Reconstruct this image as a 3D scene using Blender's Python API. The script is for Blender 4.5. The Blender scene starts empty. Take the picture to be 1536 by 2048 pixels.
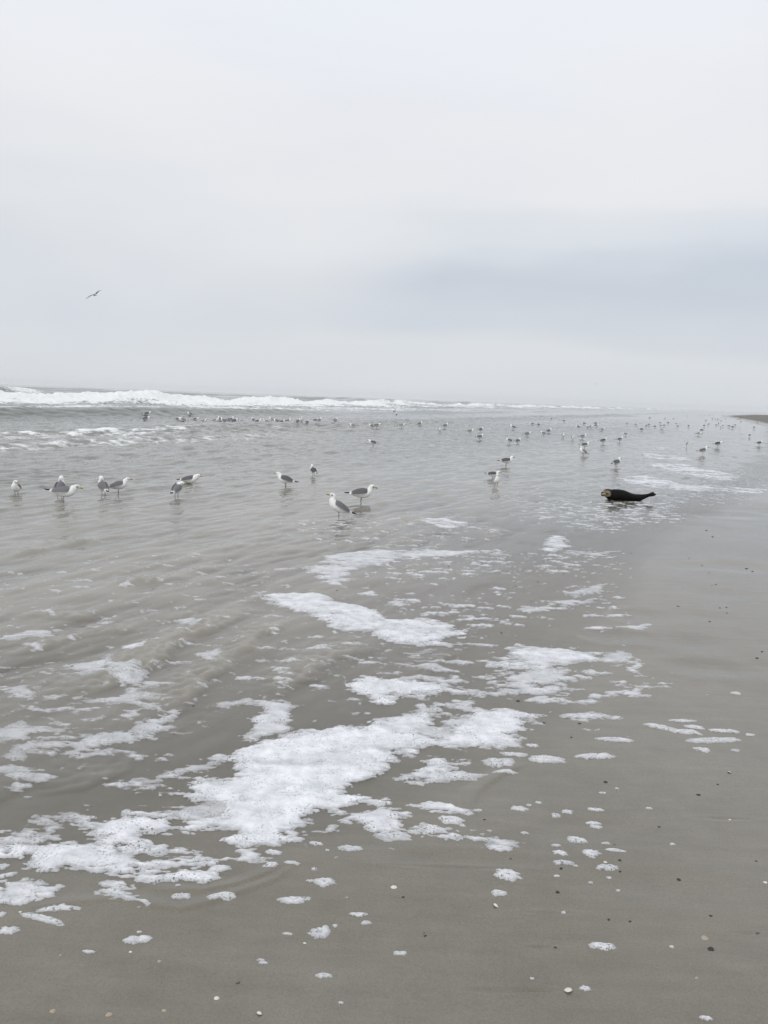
import bpy, math, random
import numpy as np
from mathutils import Matrix, Vector, Euler

random.seed(7)
RNG = np.random.default_rng(11)
SC = bpy.context.scene
COL = SC.collection

# ------------------------------------------------------------------ camera
H_CAM = 1.65
FPX = 1598.0                       # focal length in photo pixels (1536 x 2048)
SLOPE = 0.0373                     # the phone was held slightly rolled
HORIZON_Y = 795.5
PHI = math.atan(SLOPE)
PITCH = math.atan((1024 - HORIZON_Y) * math.cos(PHI) / FPX)
_f = Vector((0, math.cos(PITCH), -math.sin(PITCH)))
_r0 = Vector((1, 0, 0))
_u0 = Vector((0, math.sin(PITCH), math.cos(PITCH)))
CAM_R = math.cos(PHI) * _r0 + math.sin(PHI) * _u0
CAM_U = -math.sin(PHI) * _r0 + math.cos(PHI) * _u0
cam_data = bpy.data.cameras.new("camera")
cam = bpy.data.objects.new("camera", cam_data)
COL.objects.link(cam)
cam.matrix_world = Matrix(((CAM_R.x, CAM_U.x, -_f.x, 0), (CAM_R.y, CAM_U.y, -_f.y, 0),
                           (CAM_R.z, CAM_U.z, -_f.z, H_CAM), (0, 0, 0, 1)))
cam_data.sensor_fit = 'VERTICAL'
cam_data.sensor_height = 24.0
cam_data.lens = FPX / 2048 * 24.0
cam_data.clip_start = 0.05
cam_data.clip_end = 20000
SC.camera = cam

# ------------------------------------------------------------------ sky, sun, exposure
SUN_EL, SUN_AZ = math.radians(44), math.radians(-145)     # behind thick cloud, over the viewer's left shoulder
world = bpy.data.worlds.new("World")
SC.world = world
world.use_nodes = True
nt = world.node_tree
nt.nodes.clear()


def N(tree, typ, **kw):
    n = tree.nodes.new(typ)
    for k, v in kw.items():
        setattr(n, k, v)
    return n


def L(tree, a, b):
    tree.links.new(a, b)


def ramp(tree, stops, interp='LINEAR'):
    r = N(tree, 'ShaderNodeValToRGB')
    r.color_ramp.interpolation = interp
    el = r.color_ramp.elements
    while len(el) > 1:
        el.remove(el[-1])
    el[0].position = stops[0][0]
    el[0].color = stops[0][1]
    for p, c in stops[1:]:
        e = el.new(p)
        e.color = c
    return r


def g(v):
    return (v, v, v, 1)


def c4(r, gg, b):
    return (r, gg, b, 1)


SKY_TILT = 0.02
SKY_OFF = (9.4, 2.8, 0.5)


def build_world():
    out = N(nt, 'ShaderNodeOutputWorld')
    bg = N(nt, 'ShaderNodeBackground')
    bg.inputs['Strength'].default_value = 0.1
    sky = N(nt, 'ShaderNodeTexSky', sky_type='NISHITA')
    sky.sun_disc = False
    sky.sun_elevation = SUN_EL
    sky.sun_rotation = SUN_AZ
    sky.air_density = 1.0
    sky.dust_density = 3.0
    tc = N(nt, 'ShaderNodeTexCoord')
    sep = N(nt, 'ShaderNodeSeparateXYZ')
    L(nt, tc.outputs['Generated'], sep.inputs[0])
    # cloud sheets: noise stretched along the horizon wobbles the layers
    mp = N(nt, 'ShaderNodeMapping')
    mp.inputs['Scale'].default_value = (1.5, 1.5, 6.0)
    L(nt, tc.outputs['Generated'], mp.inputs[0])
    n1 = N(nt, 'ShaderNodeTexNoise')
    n1.inputs['Scale'].default_value = 1.35
    n1.inputs['Detail'].default_value = 4
    n1.inputs['Roughness'].default_value = 0.5
    L(nt, mp.outputs[0], n1.inputs['Vector'])
    wob = N(nt, 'ShaderNodeMath', operation='MULTIPLY_ADD')
    L(nt, n1.outputs['Fac'], wob.inputs[0])
    wob.inputs[1].default_value = 0.17
    wob.inputs[2].default_value = -0.085
    tilt = N(nt, 'ShaderNodeMath', operation='MULTIPLY_ADD')      # the cloud sheets slope down to the right
    L(nt, sep.outputs['X'], tilt.inputs[0]); tilt.inputs[1].default_value = SKY_TILT
    L(nt, sep.outputs['Z'], tilt.inputs[2])
    el = N(nt, 'ShaderNodeMath', operation='ADD')
    L(nt, tilt.outputs[0], el.inputs[0])
    L(nt, wob.outputs[0], el.inputs[1])
    # layers of the overcast by height above the horizon
    k = 10.95
    def cc(r, gg, b):
        return (r * k, gg * k, b * k, 1)
    lay = ramp(nt, [(0.0, cc(.675, .70, .73)), (0.055, cc(.665, .695, .73)), (0.100, cc(.60, .638, .69)), (0.145, cc(.555, .598, .662)),
                    (0.195, cc(.66, .70, .745)), (0.245, cc(.755, .765, .795)), (0.31, cc(.775, .785, .815)),
                    (0.42, cc(.785, .82, .87)), (0.6, cc(.82, .84, .875)), (1.0, cc(.83, .845, .87))], 'EASE')
    L(nt, el.outputs[0], lay.inputs['Fac'])
    plain = ramp(nt, [(0.0, cc(.69, .71, .735)), (0.12, cc(.69, .712, .742)), (0.25, cc(.75, .765, .79)), (0.42, cc(.785, .815, .86)), (1.0, cc(.83, .845, .87))], 'EASE')
    L(nt, el.outputs[0], plain.inputs['Fac'])
    mp3 = N(nt, 'ShaderNodeMapping')
    mp3.inputs['Scale'].default_value = (1.0, 1.0, 1.6)
    mp3.inputs['Location'].default_value = SKY_OFF
    L(nt, tc.outputs['Generated'], mp3.inputs[0])
    n3 = N(nt, 'ShaderNodeTexNoise')
    n3.inputs['Scale'].default_value = 1.5
    n3.inputs['Detail'].default_value = 2
    L(nt, mp3.outputs[0], n3.inputs['Vector'])
    thin = ramp(nt, [(0.32, g(0)), (0.52, g(1))])
    L(nt, n3.outputs['Fac'], thin.inputs['Fac'])
    lay2 = N(nt, 'ShaderNodeMixRGB')
    L(nt, thin.outputs[0], lay2.inputs[0]); L(nt, plain.outputs[0], lay2.inputs[1]); L(nt, lay.outputs[0], lay2.inputs[2])
    # faint large scale patchiness
    mp2 = N(nt, 'ShaderNodeMapping')
    mp2.inputs['Scale'].default_value = (1.0, 1.0, 3.6)
    mp2.inputs['Location'].default_value = (3.1, 1.7, 0.4)
    L(nt, tc.outputs['Generated'], mp2.inputs[0])
    n2 = N(nt, 'ShaderNodeTexNoise')
    n2.inputs['Scale'].default_value = 2.2
    n2.inputs['Detail'].default_value = 5
    n2.inputs['Roughness'].default_value = 0.48
    L(nt, mp2.outputs[0], n2.inputs['Vector'])
    pr = ramp(nt, [(0.3, c4(.95, .965, .985)), (0.55, c4(1.01, 1.005, 1.0)), (0.75, c4(1.03, 1.02, 1.01))])
    L(nt, n2.outputs['Fac'], pr.inputs['Fac'])
    mul = N(nt, 'ShaderNodeMixRGB', blend_type='MULTIPLY')
    mul.inputs['Fac'].default_value = 1.0
    L(nt, lay2.outputs[0], mul.inputs[1])
    L(nt, pr.outputs['Color'], mul.inputs[2])
    mix = N(nt, 'ShaderNodeMixRGB')
    mix.inputs['Fac'].default_value = 0.95          # the cloud deck covers nearly all of the clear sky
    L(nt, sky.outputs[0], mix.inputs[1])
    L(nt, mul.outputs[0], mix.inputs[2])
    L(nt, mix.outputs[0], bg.inputs['Color'])
    L(nt, bg.outputs[0], out.inputs[0])


build_world()
sun_d = bpy.data.lights.new("sun", 'SUN')
sun_d.energy = 1.05
sun_d.angle = math.radians(50)
sun_d.color = (1.0, 0.97, 0.93)
sun = bpy.data.objects.new("sun", sun_d)
COL.objects.link(sun)
sd = Vector((math.sin(SUN_AZ) * math.cos(SUN_EL), math.cos(SUN_AZ) * math.cos(SUN_EL), math.sin(SUN_EL)))
sun.rotation_euler = sd.to_track_quat('Z', 'Y').to_euler()
SC.view_settings.view_transform = 'Standard'
SC.view_settings.look = 'None'
SC.view_settings.exposure = 0.0
SC.view_settings.gamma = 1.0
SC.view_settings.use_curve_mapping = False
SC.render.engine = 'CYCLES'
SC.cycles.use_denoising = True
SC.cycles.max_bounces = 8
SC.cycles.volume_bounces = 3
SC.cycles.transparent_max_bounces = 16

# ------------------------------------------------------------------ helpers
_R = np.array(CAM_R); _U = np.array(CAM_U); _F = np.array(_f)


def ground(px, py, z=0.0):
    """photo pixel -> point on the level z (to find where things stand)"""
    d = _F * FPX + _R * (px - 768.0) + _U * (1024.0 - py)
    t = (z - H_CAM) / d[2]
    return np.array((d[0] * t, d[1] * t))


def ppm(px, py):
    """photo pixels per metre at the ground point under a pixel"""
    x, y = ground(px, py)
    return FPX / (y * math.cos(PITCH) + H_CAM * math.sin(PITCH))


THETA = math.atan((1455 - 768) / FPX)           # the shore runs off to the right of the view axis
S_DIR = np.array((math.sin(THETA), math.cos(THETA)))
O_DIR = np.array((-math.cos(THETA), math.sin(THETA)))


def perlin(x, y, seed=0):
    x = np.asarray(x, dtype=np.float64); y = np.asarray(y, dtype=np.float64)
    xi = np.floor(x); yi = np.floor(y)
    xf = x - xi; yf = y - yi
    xi = xi.astype(np.int64); yi = yi.astype(np.int64)

    def gr(ix, iy, dx, dy):
        h = (ix * 374761393 + iy * 668265263 + seed * 1442695041) & 0xffffffff
        h = ((h ^ (h >> 13)) * 1274126177) & 0xffffffff
        h = h ^ (h >> 16)
        a = (h & 0xffff) * (2 * math.pi / 65536.0)
        return np.cos(a) * dx + np.sin(a) * dy
    u = xf * xf * xf * (xf * (xf * 6 - 15) + 10)
    v = yf * yf * yf * (yf * (yf * 6 - 15) + 10)
    a = gr(xi, yi, xf, yf); b = gr(xi + 1, yi, xf - 1, yf)
    c = gr(xi, yi + 1, xf, yf - 1); d = gr(xi + 1, yi + 1, xf - 1, yf - 1)
    return ((a + u * (b - a)) * (1 - v) + (c + u * (d - c)) * v) * 1.55


def fbm(x, y, octs, seed=0, gain=0.5):
    s = 0.0; a = 1.0; t = 0.0
    for i in range(octs):
        s = s + a * perlin(x * 2 ** i + 17.3 * i, y * 2 ** i - 9.1 * i, seed + i)
        t += a * a
        a *= gain
    return s / math.sqrt(t)


def sstep(a, b, x):
    t = np.clip((x - a) / (b - a), 0, 1)
    return t * t * (3 - 2 * t)


def mesh_np(name, verts, quads, mat=None, attrs=None, smooth=True, parent=None, cols=None, link=True):
    me = bpy.data.meshes.new(name)
    verts = np.asarray(verts, dtype=np.float32)
    quads = np.asarray(quads, dtype=np.int32)
    k = quads.shape[1]
    me.vertices.add(len(verts)); me.vertices.foreach_set('co', verts.ravel())
    me.loops.add(quads.size); me.loops.foreach_set('vertex_index', quads.ravel())
    me.polygons.add(len(quads))
    me.polygons.foreach_set('loop_start', np.arange(0, quads.size, k, dtype=np.int32))
    me.polygons.foreach_set('loop_total', np.full(len(quads), k, dtype=np.int32))
    me.polygons.foreach_set('use_smooth', np.full(len(quads), smooth, dtype=bool))
    me.update(calc_edges=True)
    for an, av in (attrs or {}).items():
        at = me.attributes.new(an, 'FLOAT', 'POINT')
        at.data.foreach_set('value', np.asarray(av, dtype=np.float32))
    if cols is not None:
        at = me.attributes.new('col', 'FLOAT_COLOR', 'POINT')
        c = np.ones((len(verts), 4), dtype=np.float32); c[:, :3] = cols
        at.data.foreach_set('color', c.ravel())
    if mat:
        me.materials.append(mat)
    if not link:
        return me
    return new_obj(name, me, parent)


def new_obj(name, me, parent=None):
    o = bpy.data.objects.new(name, me)
    COL.objects.link(o)
    if parent:
        o.parent = parent
    return o


def tag(o, label=None, cat=None, group=None, kind=None):
    if label: o['label'] = label
    if cat: o['category'] = cat
    if group: o['group'] = group
    if kind: o['kind'] = kind
    return o


def empty(name, loc, rz=0.0, scale=1.0):
    e = bpy.data.objects.new(name, None)
    COL.objects.link(e)
    e.location = loc
    e.rotation_euler = (0, 0, rz)
    e.scale = (scale,) * 3
    e.empty_display_size = 0.1
    return e


# ------------------------------------------------------------------ materials
def new_mat(name):
    m = bpy.data.materials.new(name)
    m.use_nodes = True
    t = m.node_tree
    t.nodes.clear()
    out = N(t, 'ShaderNodeOutputMaterial')
    return m, t, out


def attr(t, name):
    a = N(t, 'ShaderNodeAttribute')
    a.attribute_name = name
    return a


def noise(t, vec, scale, detail=2, rough=0.5):
    n = N(t, 'ShaderNodeTexNoise')
    n.inputs['Scale'].default_value = scale
    n.inputs['Detail'].default_value = detail
    n.inputs['Roughness'].default_value = rough
    if vec is not None:
        L(t, vec, n.inputs['Vector'])
    return n


def mat_sand():
    m, t, out = new_mat('wet_sand')
    p = N(t, 'ShaderNodeBsdfPrincipled')
    geo = N(t, 'ShaderNodeNewGeometry')
    pos = geo.outputs['Position']
    n_big = noise(t, pos, 0.9, 4, 0.55)
    n_mid = noise(t, pos, 9, 5, 0.6)
    n_fine = noise(t, pos, 420, 2, 0.7)
    mps = N(t, 'ShaderNodeMapping'); mps.inputs['Scale'].default_value = (1.0, 5.0, 1.0)
    L(t, pos, mps.inputs[0])
    n_str = noise(t, mps.outputs[0], 3.0, 5, 0.65)
    base = ramp(t, [(0.30, c4(.168, .154, .124)), (0.55, c4(.192, .177, .146)), (0.75, c4(.210, .195, .163))])
    L(t, n_big.outputs['Fac'], base.inputs['Fac'])
    r2 = ramp(t, [(0.32, g(.88)), (0.68, g(1.10))])
    avg = N(t, 'ShaderNodeMixRGB'); avg.inputs[0].default_value = .6
    L(t, n_mid.outputs['Fac'], avg.inputs[1]); L(t, n_str.outputs['Fac'], avg.inputs[2])
    L(t, avg.outputs[0], r2.inputs['Fac'])
    r3 = ramp(t, [(0.25, g(.84)), (0.5, g(1.0)), (0.8, g(1.14))])
    L(t, n_fine.outputs['Fac'], r3.inputs['Fac'])
    m1 = N(t, 'ShaderNodeMixRGB', blend_type='MULTIPLY'); m1.inputs[0].default_value = 1
    m2 = N(t, 'ShaderNodeMixRGB', blend_type='MULTIPLY'); m2.inputs[0].default_value = 1
    L(t, base.outputs[0], m1.inputs[1]); L(t, r2.outputs[0], m1.inputs[2])
    n_sp = noise(t, pos, 140, 2, 0.7)
    r4 = ramp(t, [(0.28, g(.86)), (0.5, g(1.0)), (0.74, g(1.10))])
    L(t, n_sp.outputs['Fac'], r4.inputs['Fac'])
    m3 = N(t, 'ShaderNodeMixRGB', blend_type='MULTIPLY'); m3.inputs[0].default_value = 1
    L(t, r3.outputs[0], m3.inputs[1]); L(t, r4.outputs[0], m3.inputs[2])
    L(t, m1.outputs[0], m2.inputs[1]); L(t, m3.outputs[0], m2.inputs[2])
    # drier, browner sand high up the beach
    dry = attr(t, 'dry')
    md = N(t, 'ShaderNodeMixRGB')
    L(t, dry.outputs['Fac'], md.inputs[0]); L(t, m2.outputs[0], md.inputs[1])
    md.inputs[2].default_value = c4(.145, .132, .116)
    L(t, md.outputs[0], p.inputs['Base Color'])
    p.inputs['IOR'].default_value = 1.42
    # water film: smooth where it still stands, duller where it has drained
    n_film = noise(t, pos, 0.55, 3, 0.5)
    rr = ramp(t, [(0.35, g(.05)), (0.65, g(.22))])
    L(t, n_film.outputs['Fac'], rr.inputs['Fac'])
    mr = N(t, 'ShaderNodeMixRGB')
    L(t, dry.outputs['Fac'], mr.inputs[0]); L(t, rr.outputs[0], mr.inputs[1]); mr.inputs[2].default_value = g(.75)
    L(t, mr.outputs[0], p.inputs['Roughness'])
    bp = N(t, 'ShaderNodeBump'); bp.inputs['Strength'].default_value = 0.15; bp.inputs['Distance'].default_value = 0.0012
    L(t, n_fine.outputs['Fac'], bp.inputs['Height'])
    bp2 = N(t, 'ShaderNodeBump'); bp2.inputs['Strength'].default_value = 0.15; bp2.inputs['Distance'].default_value = 0.004
    L(t, n_mid.outputs['Fac'], bp2.inputs['Height'])
    L(t, bp.outputs[0], bp2.inputs['Normal'])
    L(t, bp2.outputs[0], p.inputs['Normal'])
    L(t, p.outputs[0], out.inputs['Surface'])
    return m


def mat_water():
    m, t, out = new_mat('silty_sea_water')
    geo = N(t, 'ShaderNodeNewGeometry')
    pos = geo.outputs['Position']
    deep = attr(t, 'deep')
    murk = attr(t, 'murk')
    foam = attr(t, 'foam')
    n_a = noise(t, pos, 0.35, 3, 0.5)
    silt = ramp(t, [(0.3, c4(.290, .271, .231)), (0.7, c4(.335, .316, .274))])
    L(t, n_a.outputs['Fac'], silt.inputs['Fac'])
    cm = N(t, 'ShaderNodeMixRGB')
    L(t, deep.outputs['Fac'], cm.inputs[0]); L(t, silt.outputs[0], cm.inputs[1])
    cm.inputs[2].default_value = c4(.150, .158, .143)
    # bump: fine capillary ripples
    mp = N(t, 'ShaderNodeMapping'); mp.inputs['Rotation'].default_value = (0, 0, THETA)
    mp.inputs['Scale'].default_value = (1.0, 0.55, 1.0)
    L(t, pos, mp.inputs[0])
    n_r = noise(t, mp.outputs[0], 9, 4, 0.55)
    n_s = noise(t, mp.outputs[0], 2.0, 3, 0.5)
    bp = N(t, 'ShaderNodeBump'); bp.inputs['Distance'].default_value = 0.012
    bst = N(t, 'ShaderNodeMath', operation='MULTIPLY_ADD')
    L(t, murk.outputs['Fac'], bst.inputs[0]); bst.inputs[1].default_value = 0.46; bst.inputs[2].default_value = 0.02
    L(t, bst.outputs[0], bp.inputs['Strength'])
    L(t, n_r.outputs['Fac'], bp.inputs['Height'])
    bp2 = N(t, 'ShaderNodeBump'); bp2.inputs['Distance'].default_value = 0.05
    L(t, bst.outputs[0], bp2.inputs['Strength'])
    L(t, n_s.outputs['Fac'], bp2.inputs['Height'])
    L(t, bp.outputs[0], bp2.inputs['Normal'])
    dif = N(t, 'ShaderNodeBsdfDiffuse')
    L(t, cm.outputs[0], dif.inputs['Color'])
    tr = N(t, 'ShaderNodeBsdfTransparent')
    mx = N(t, 'ShaderNodeMixShader')
    L(t, murk.outputs['Fac'], mx.inputs[0]); L(t, tr.outputs[0], mx.inputs[1]); L(t, dif.outputs[0], mx.inputs[2])
    gl = N(t, 'ShaderNodeBsdfGlossy'); gl.inputs['Roughness'].default_value = 0.09
    gl.inputs['Color'].default_value = g(0.96)
    L(t, bp2.outputs[0], gl.inputs['Normal'])
    fr = N(t, 'ShaderNodeFresnel'); fr.inputs['IOR'].default_value = 1.33
    L(t, bp2.outputs[0], fr.inputs['Normal'])
    ms = N(t, 'ShaderNodeMixShader')
    fk = N(t, 'ShaderNodeMath', operation='MULTIPLY'); fk.use_clamp = True
    L(t, murk.outputs['Fac'], fk.inputs[0]); fk.inputs[1].default_value = 3.0
    fk2 = N(t, 'ShaderNodeMath', operation='MULTIPLY')
    L(t, fr.outputs[0], fk2.inputs[0]); L(t, fk.outputs[0], fk2.inputs[1])
    L(t, fk2.outputs[0], ms.inputs[0]); L(t, mx.outputs[0], ms.inputs[1]); L(t, gl.outputs[0], ms.inputs[2])
    # white water of the breakers
    n_f = noise(t, pos, 2.2, 6, 0.68)
    fm = N(t, 'ShaderNodeMath', operation='ADD'); L(t, foam.outputs['Fac'], fm.inputs[0])
    fo = N(t, 'ShaderNodeMath', operation='MULTIPLY_ADD'); L(t, n_f.outputs['Fac'], fo.inputs[0])
    fo.inputs[1].default_value = 1.5; fo.inputs[2].default_value = -0.75
    L(t, fo.outputs[0], fm.inputs[1])
    fs = ramp(t, [(0.40, g(0)), (0.70, g(1))])
    L(t, fm.outputs[0], fs.inputs['Fac'])
    fd = N(t, 'ShaderNodeBsdfDiffuse'); fd.inputs['Color'].default_value = c4(.80, .82, .82)
    bpf = N(t, 'ShaderNodeBump'); bpf.inputs['Distance'].default_value = 0.15; bpf.inputs['Strength'].default_value = 0.4
    L(t, n_f.outputs['Fac'], bpf.inputs['Height']); L(t, bpf.outputs[0], fd.inputs['Normal'])
    mf = N(t, 'ShaderNodeMixShader')
    L(t, fs.outputs['Color'], mf.inputs[0]); L(t, ms.outputs[0], mf.inputs[1]); L(t, fd.outputs[0], mf.inputs[2])
    L(t, mf.outputs[0], out.inputs['Surface'])
    return m


def mat_foam():
    m, t, out = new_mat('bubbly_sea_foam')
    geo = N(t, 'ShaderNodeNewGeometry'); pos = geo.outputs['Position']
    thick = attr(t, 'thick'); edge = attr(t, 'edge')
    p = N(t, 'ShaderNodeBsdfPrincipled')
    n1 = noise(t, pos, 14, 4, 0.6)
    bc = ramp(t, [(0.3, c4(.62, .64, .67)), (0.62, c4(.85, .86, .89))])
    L(t, n1.outputs['Fac'], bc.inputs['Fac'])
    L(t, bc.outputs[0], p.inputs['Base Color'])
    p.inputs['Roughness'].default_value = 0.45
    p.inputs['Subsurface Weight'].default_value = 0.0
    p.inputs['Specular IOR Level'].default_value = 0.3
    n_b = noise(t, pos, 105, 3, 0.6)
    n_b2 = noise(t, pos, 11, 4, 0.6)
    bp = N(t, 'ShaderNodeBump'); bp.inputs['Strength'].default_value = 0.45; bp.inputs['Distance'].default_value = 0.005
    L(t, n_b.outputs['Fac'], bp.inputs['Height'])
    L(t, bp.outputs[0], p.inputs['Normal'])
    # open bubbles: more of them where the foam is thin or near its rim
    pit_a = ramp(t, [(0.55, g(0)), (0.62, g(1))])
    L(t, n_b.outputs['Fac'], pit_a.inputs['Fac'])
    pit_b = ramp(t, [(0.42, g(0)), (0.60, g(1))])
    L(t, n_b2.outputs['Fac'], pit_b.inputs['Fac'])
    rim = ramp(t, [(0.0, g(.9)), (0.5, g(.75)), (1.0, g(.38))])
    L(t, edge.outputs['Fac'], rim.inputs['Fac'])
    pa = N(t, 'ShaderNodeMath', operation='MULTIPLY'); L(t, pit_a.outputs[0], pa.inputs[0]); L(t, pit_b.outputs[0], pa.inputs[1])
    pb = N(t, 'ShaderNodeMath', operation='MULTIPLY'); L(t, pa.outputs[0], pb.inputs[0]); L(t, rim.outputs[0], pb.inputs[1])
    # cover: thin film lets the water show, thick foam does not
    cov = ramp(t, [(0.0, g(.35)), (0.5, g(.68)), (1.0, g(.97))])
    L(t, thick.outputs['Fac'], cov.inputs['Fac'])
    inv = N(t, 'ShaderNodeMath', operation='SUBTRACT'); inv.inputs[0].default_value = 1.0; L(t, pb.outputs[0], inv.inputs[1])
    al = N(t, 'ShaderNodeMath', operation='MULTIPLY'); L(t, cov.outputs[0], al.inputs[0]); L(t, inv.outputs[0], al.inputs[1])
    es = ramp(t, [(0.0, g(0)), (0.04, g(.62)), (0.40, g(1))])
    L(t, edge.outputs['Fac'], es.inputs['Fac'])
    al2 = N(t, 'ShaderNodeMath', operation='MULTIPLY'); L(t, al.outputs[0], al2.inputs[0]); L(t, es.outputs[0], al2.inputs[1])
    L(t, al2.outputs[0], p.inputs['Alpha'])
    L(t, p.outputs[0], out.inputs['Surface'])
    return m


def mat_col(name, rough=0.6, nscale=60, var=0.12, spec=0.3, bump=0.0):
    """coat or plumage: own colours from the 'col' attribute, broken up by fine noise"""
    m, t, out = new_mat(name)
    p = N(t, 'ShaderNodeBsdfPrincipled')
    a = attr(t, 'col')
    tc = N(t, 'ShaderNodeTexCoord')
    n = noise(t, tc.outputs['Object'], nscale, 3, 0.6)
    r = ramp(t, [(0.3, g(1 - var)), (0.7, g(1 + var * 0.5))])
    L(t, n.outputs['Fac'], r.inputs['Fac'])
    mm = N(t, 'ShaderNodeMixRGB', blend_type='MULTIPLY'); mm.inputs[0].default_value = 1
    L(t, a.outputs['Color'], mm.inputs[1]); L(t, r.outputs[0], mm.inputs[2])
    L(t, mm.outputs[0], p.inputs['Base Color'])
    p.inputs['Roughness'].default_value = rough
    p.inputs['Specular IOR Level'].default_value = spec
    if bump:
        b = N(t, 'ShaderNodeBump'); b.inputs['Strength'].default_value = bump; b.inputs['Distance'].default_value = 0.004
        L(t, n.outputs['Fac'], b.inputs['Height']); L(t, b.outputs[0], p.inputs['Normal'])
    L(t, p.outputs[0], out.inputs['Surface'])
    return m


def mat_plain(name, col, rough=0.5, nscale=80, var=0.25, spec=0.4):
    m, t, out = new_mat(name)
    p = N(t, 'ShaderNodeBsdfPrincipled')
    tc = N(t, 'ShaderNodeTexCoord')
    n = noise(t, tc.outputs['Object'], nscale, 4, 0.6)
    r = ramp(t, [(0.3, c4(*[c * (1 - var) for c in col])), (0.7, c4(*[min(1, c * (1 + var)) for c in col]))])
    L(t, n.outputs['Fac'], r.inputs['Fac'])
    L(t, r.outputs[0], p.inputs['Base Color'])
    p.inputs['Roughness'].default_value = rough
    p.inputs['Specular IOR Level'].default_value = spec
    b = N(t, 'ShaderNodeBump'); b.inputs['Strength'].default_value = 0.3; b.inputs['Distance'].default_value = 0.002
    L(t, n.outputs['Fac'], b.inputs['Height']); L(t, b.outputs[0], p.inputs['Normal'])
    L(t, p.outputs[0], out.inputs['Surface'])
    return m


M_SAND = mat_sand(); M_WATER = mat_water(); M_FOAM = mat_foam()
M_PLUME = mat_col('gull_plumage', 0.75, 70, 0.10, 0.15)
M_BILL = mat_plain('yellow_horn', (.34, .25, .09), 0.4, 60)
M_LEG = mat_plain('dull_pink_skin', (.20, .155, .13), 0.5, 60)
M_EYE = mat_plain('dark_eye', (.01, .01, .01), 0.1, 20)
M_BLACK = mat_plain('black_feather', (.018, .018, .020), 0.6, 60)
M_SEAL = mat_col('wet_seal_fur', 0.5, 45, 0.30, 0.08, 0.2)
M_FLIP = mat_plain('dark_flipper_skin', (.010, .009, .008), 0.5, 50, .25, .1)
M_SHELL = mat_plain('bleached_shell', (.66, .64, .58), 0.4, 90, 0.15)
M_SHELLIN = mat_plain('shell_hollow', (.11, .10, .085), 0.4, 90, 0.3)
M_TAN = mat_plain('tan_shell', (.38, .32, .24), 0.45, 90, 0.2)
M_PEB = mat_plain('dark_wet_stone', (.042, .038, .033), 0.5, 60, 0.5)
M_PEBG = mat_plain('grey_wet_stone', (.10, .095, .085), 0.35, 60, 0.3)

# ------------------------------------------------------------------ the shape of shore and sea
EDGE_PX = [(-300, 1900), (-50, 1862), (60, 1814), (230, 1800), (430, 1806), (600, 1716), (760, 1690), (830, 1650),
           (955, 1605), (1060, 1522), (1180, 1420), (1250, 1310), (1290, 1200), (1310, 1120), (1370, 1065),
           (1470, 1020), (1560, 960), (1590, 910), (1556, 855), (1495, 841), (1448, 831.5)]
_e = np.array([ground(*q) for q in EDGE_PX])
_ea = _e @ S_DIR; _eo = _e @ O_DIR
_srt = np.argsort(_ea)
EDGE_A = np.concatenate((_ea[_srt], (300, 490, 700, 1200, 9000)))     # far off the coast bends back inland
EDGE_O = np.concatenate((_eo[_srt], (1.5, -10, -70, -480, -6000)))


def off_edge(x, y):
    """metres seaward of the swash edge"""
    a = x * S_DIR[0] + y * S_DIR[1]
    o = x * O_DIR[0] + y * O_DIR[1]
    return o - np.interp(a, EDGE_A, EDGE_O), a, o


def poly_world(pts):
    return np.array([ground(*q) for q in pts])


def seg_dist(x, y, pts):
    """distance to a polyline, signed side, and position along it"""
    best = np.full(x.shape, 1e9); sgn = np.zeros(x.shape)
    for (ax, ay), (bx, by) in zip(pts[:-1], pts[1:]):
        vx, vy = bx - ax, by - ay
        ll = vx * vx + vy * vy + 1e-12
        t = np.clip(((x - ax) * vx + (y - ay) * vy) / ll, 0, 1)
        dx, dy = x - ax - t * vx, y - ay - t * vy
        d = np.sqrt(dx * dx + dy * dy)
        c = (vx * (y - ay) - vy * (x - ax))
        m = d < best
        best = np.where(m, d, best); sgn = np.where(m, np.sign(c), sgn)
    return best, sgn


# small wave fronts running up the beach: points, height, width
RIDGES = [([(40, 1592), (130, 1575), (200, 1548), (260, 1522), (318, 1487)], .028, .050),
          ([(-20, 1322), (60, 1300), (110, 1285), (200, 1268), (345, 1254)], .030, .07),
          ([(110, 1405), (180, 1385), (240, 1365), (300, 1332), (380, 1272), (460, 1242), (525, 1213)], .034, .07),
          ([(330, 1440), (400, 1370), (450, 1340), (500, 1292), (560, 1252), (640, 1232)], .026, .06),
          ([(500, 1412), (590, 1362), (620, 1345), (680, 1310), (770, 1288)], .022, .06),
          ([(750, 1425), (800, 1385), (840, 1350), (880, 1320), (930, 1298)], .016, .06),
          ([(690, 1596), (735, 1566), (765, 1542), (810, 1515)], .009, .03),
          ([(925, 1628), (960, 1582), (1000, 1552), (1065, 1520)], .0055, .013),
          ([(20, 1822), (150, 1805), (230, 1799), (300, 1813), (360, 1820), (430, 1806), (490, 1783), (560, 1757), (605, 1714)], .0048, .009),
          ([(265, 1777), (340, 1781), (400, 1785), (470, 1770), (540, 1745), (600, 1708)], .0045, .008),
          ([(-20, 1118), (70, 1105), (150, 1088), (230, 1078)], .03, .10),
          ([(190, 1180), (260, 1170), (330, 1160), (420, 1150)], .03, .09),
          ([(380, 1108), (470, 1098), (560, 1084)], .022, .10),
          ([(950, 1080), (985, 1075), (1015, 1055)], .018, .07),
          ([(0, 1240), (90, 1232), (160, 1236), (230, 1220)], .018, .07),
          ([(180, 1480), (230, 1455), (300, 1415)], .012, .05),
          ([(640, 1300), (670, 1280), (700, 1262)], .014, .05)]
RIDGES = [(poly_world(p), h, w) for p, h, w in RIDGES]

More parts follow.
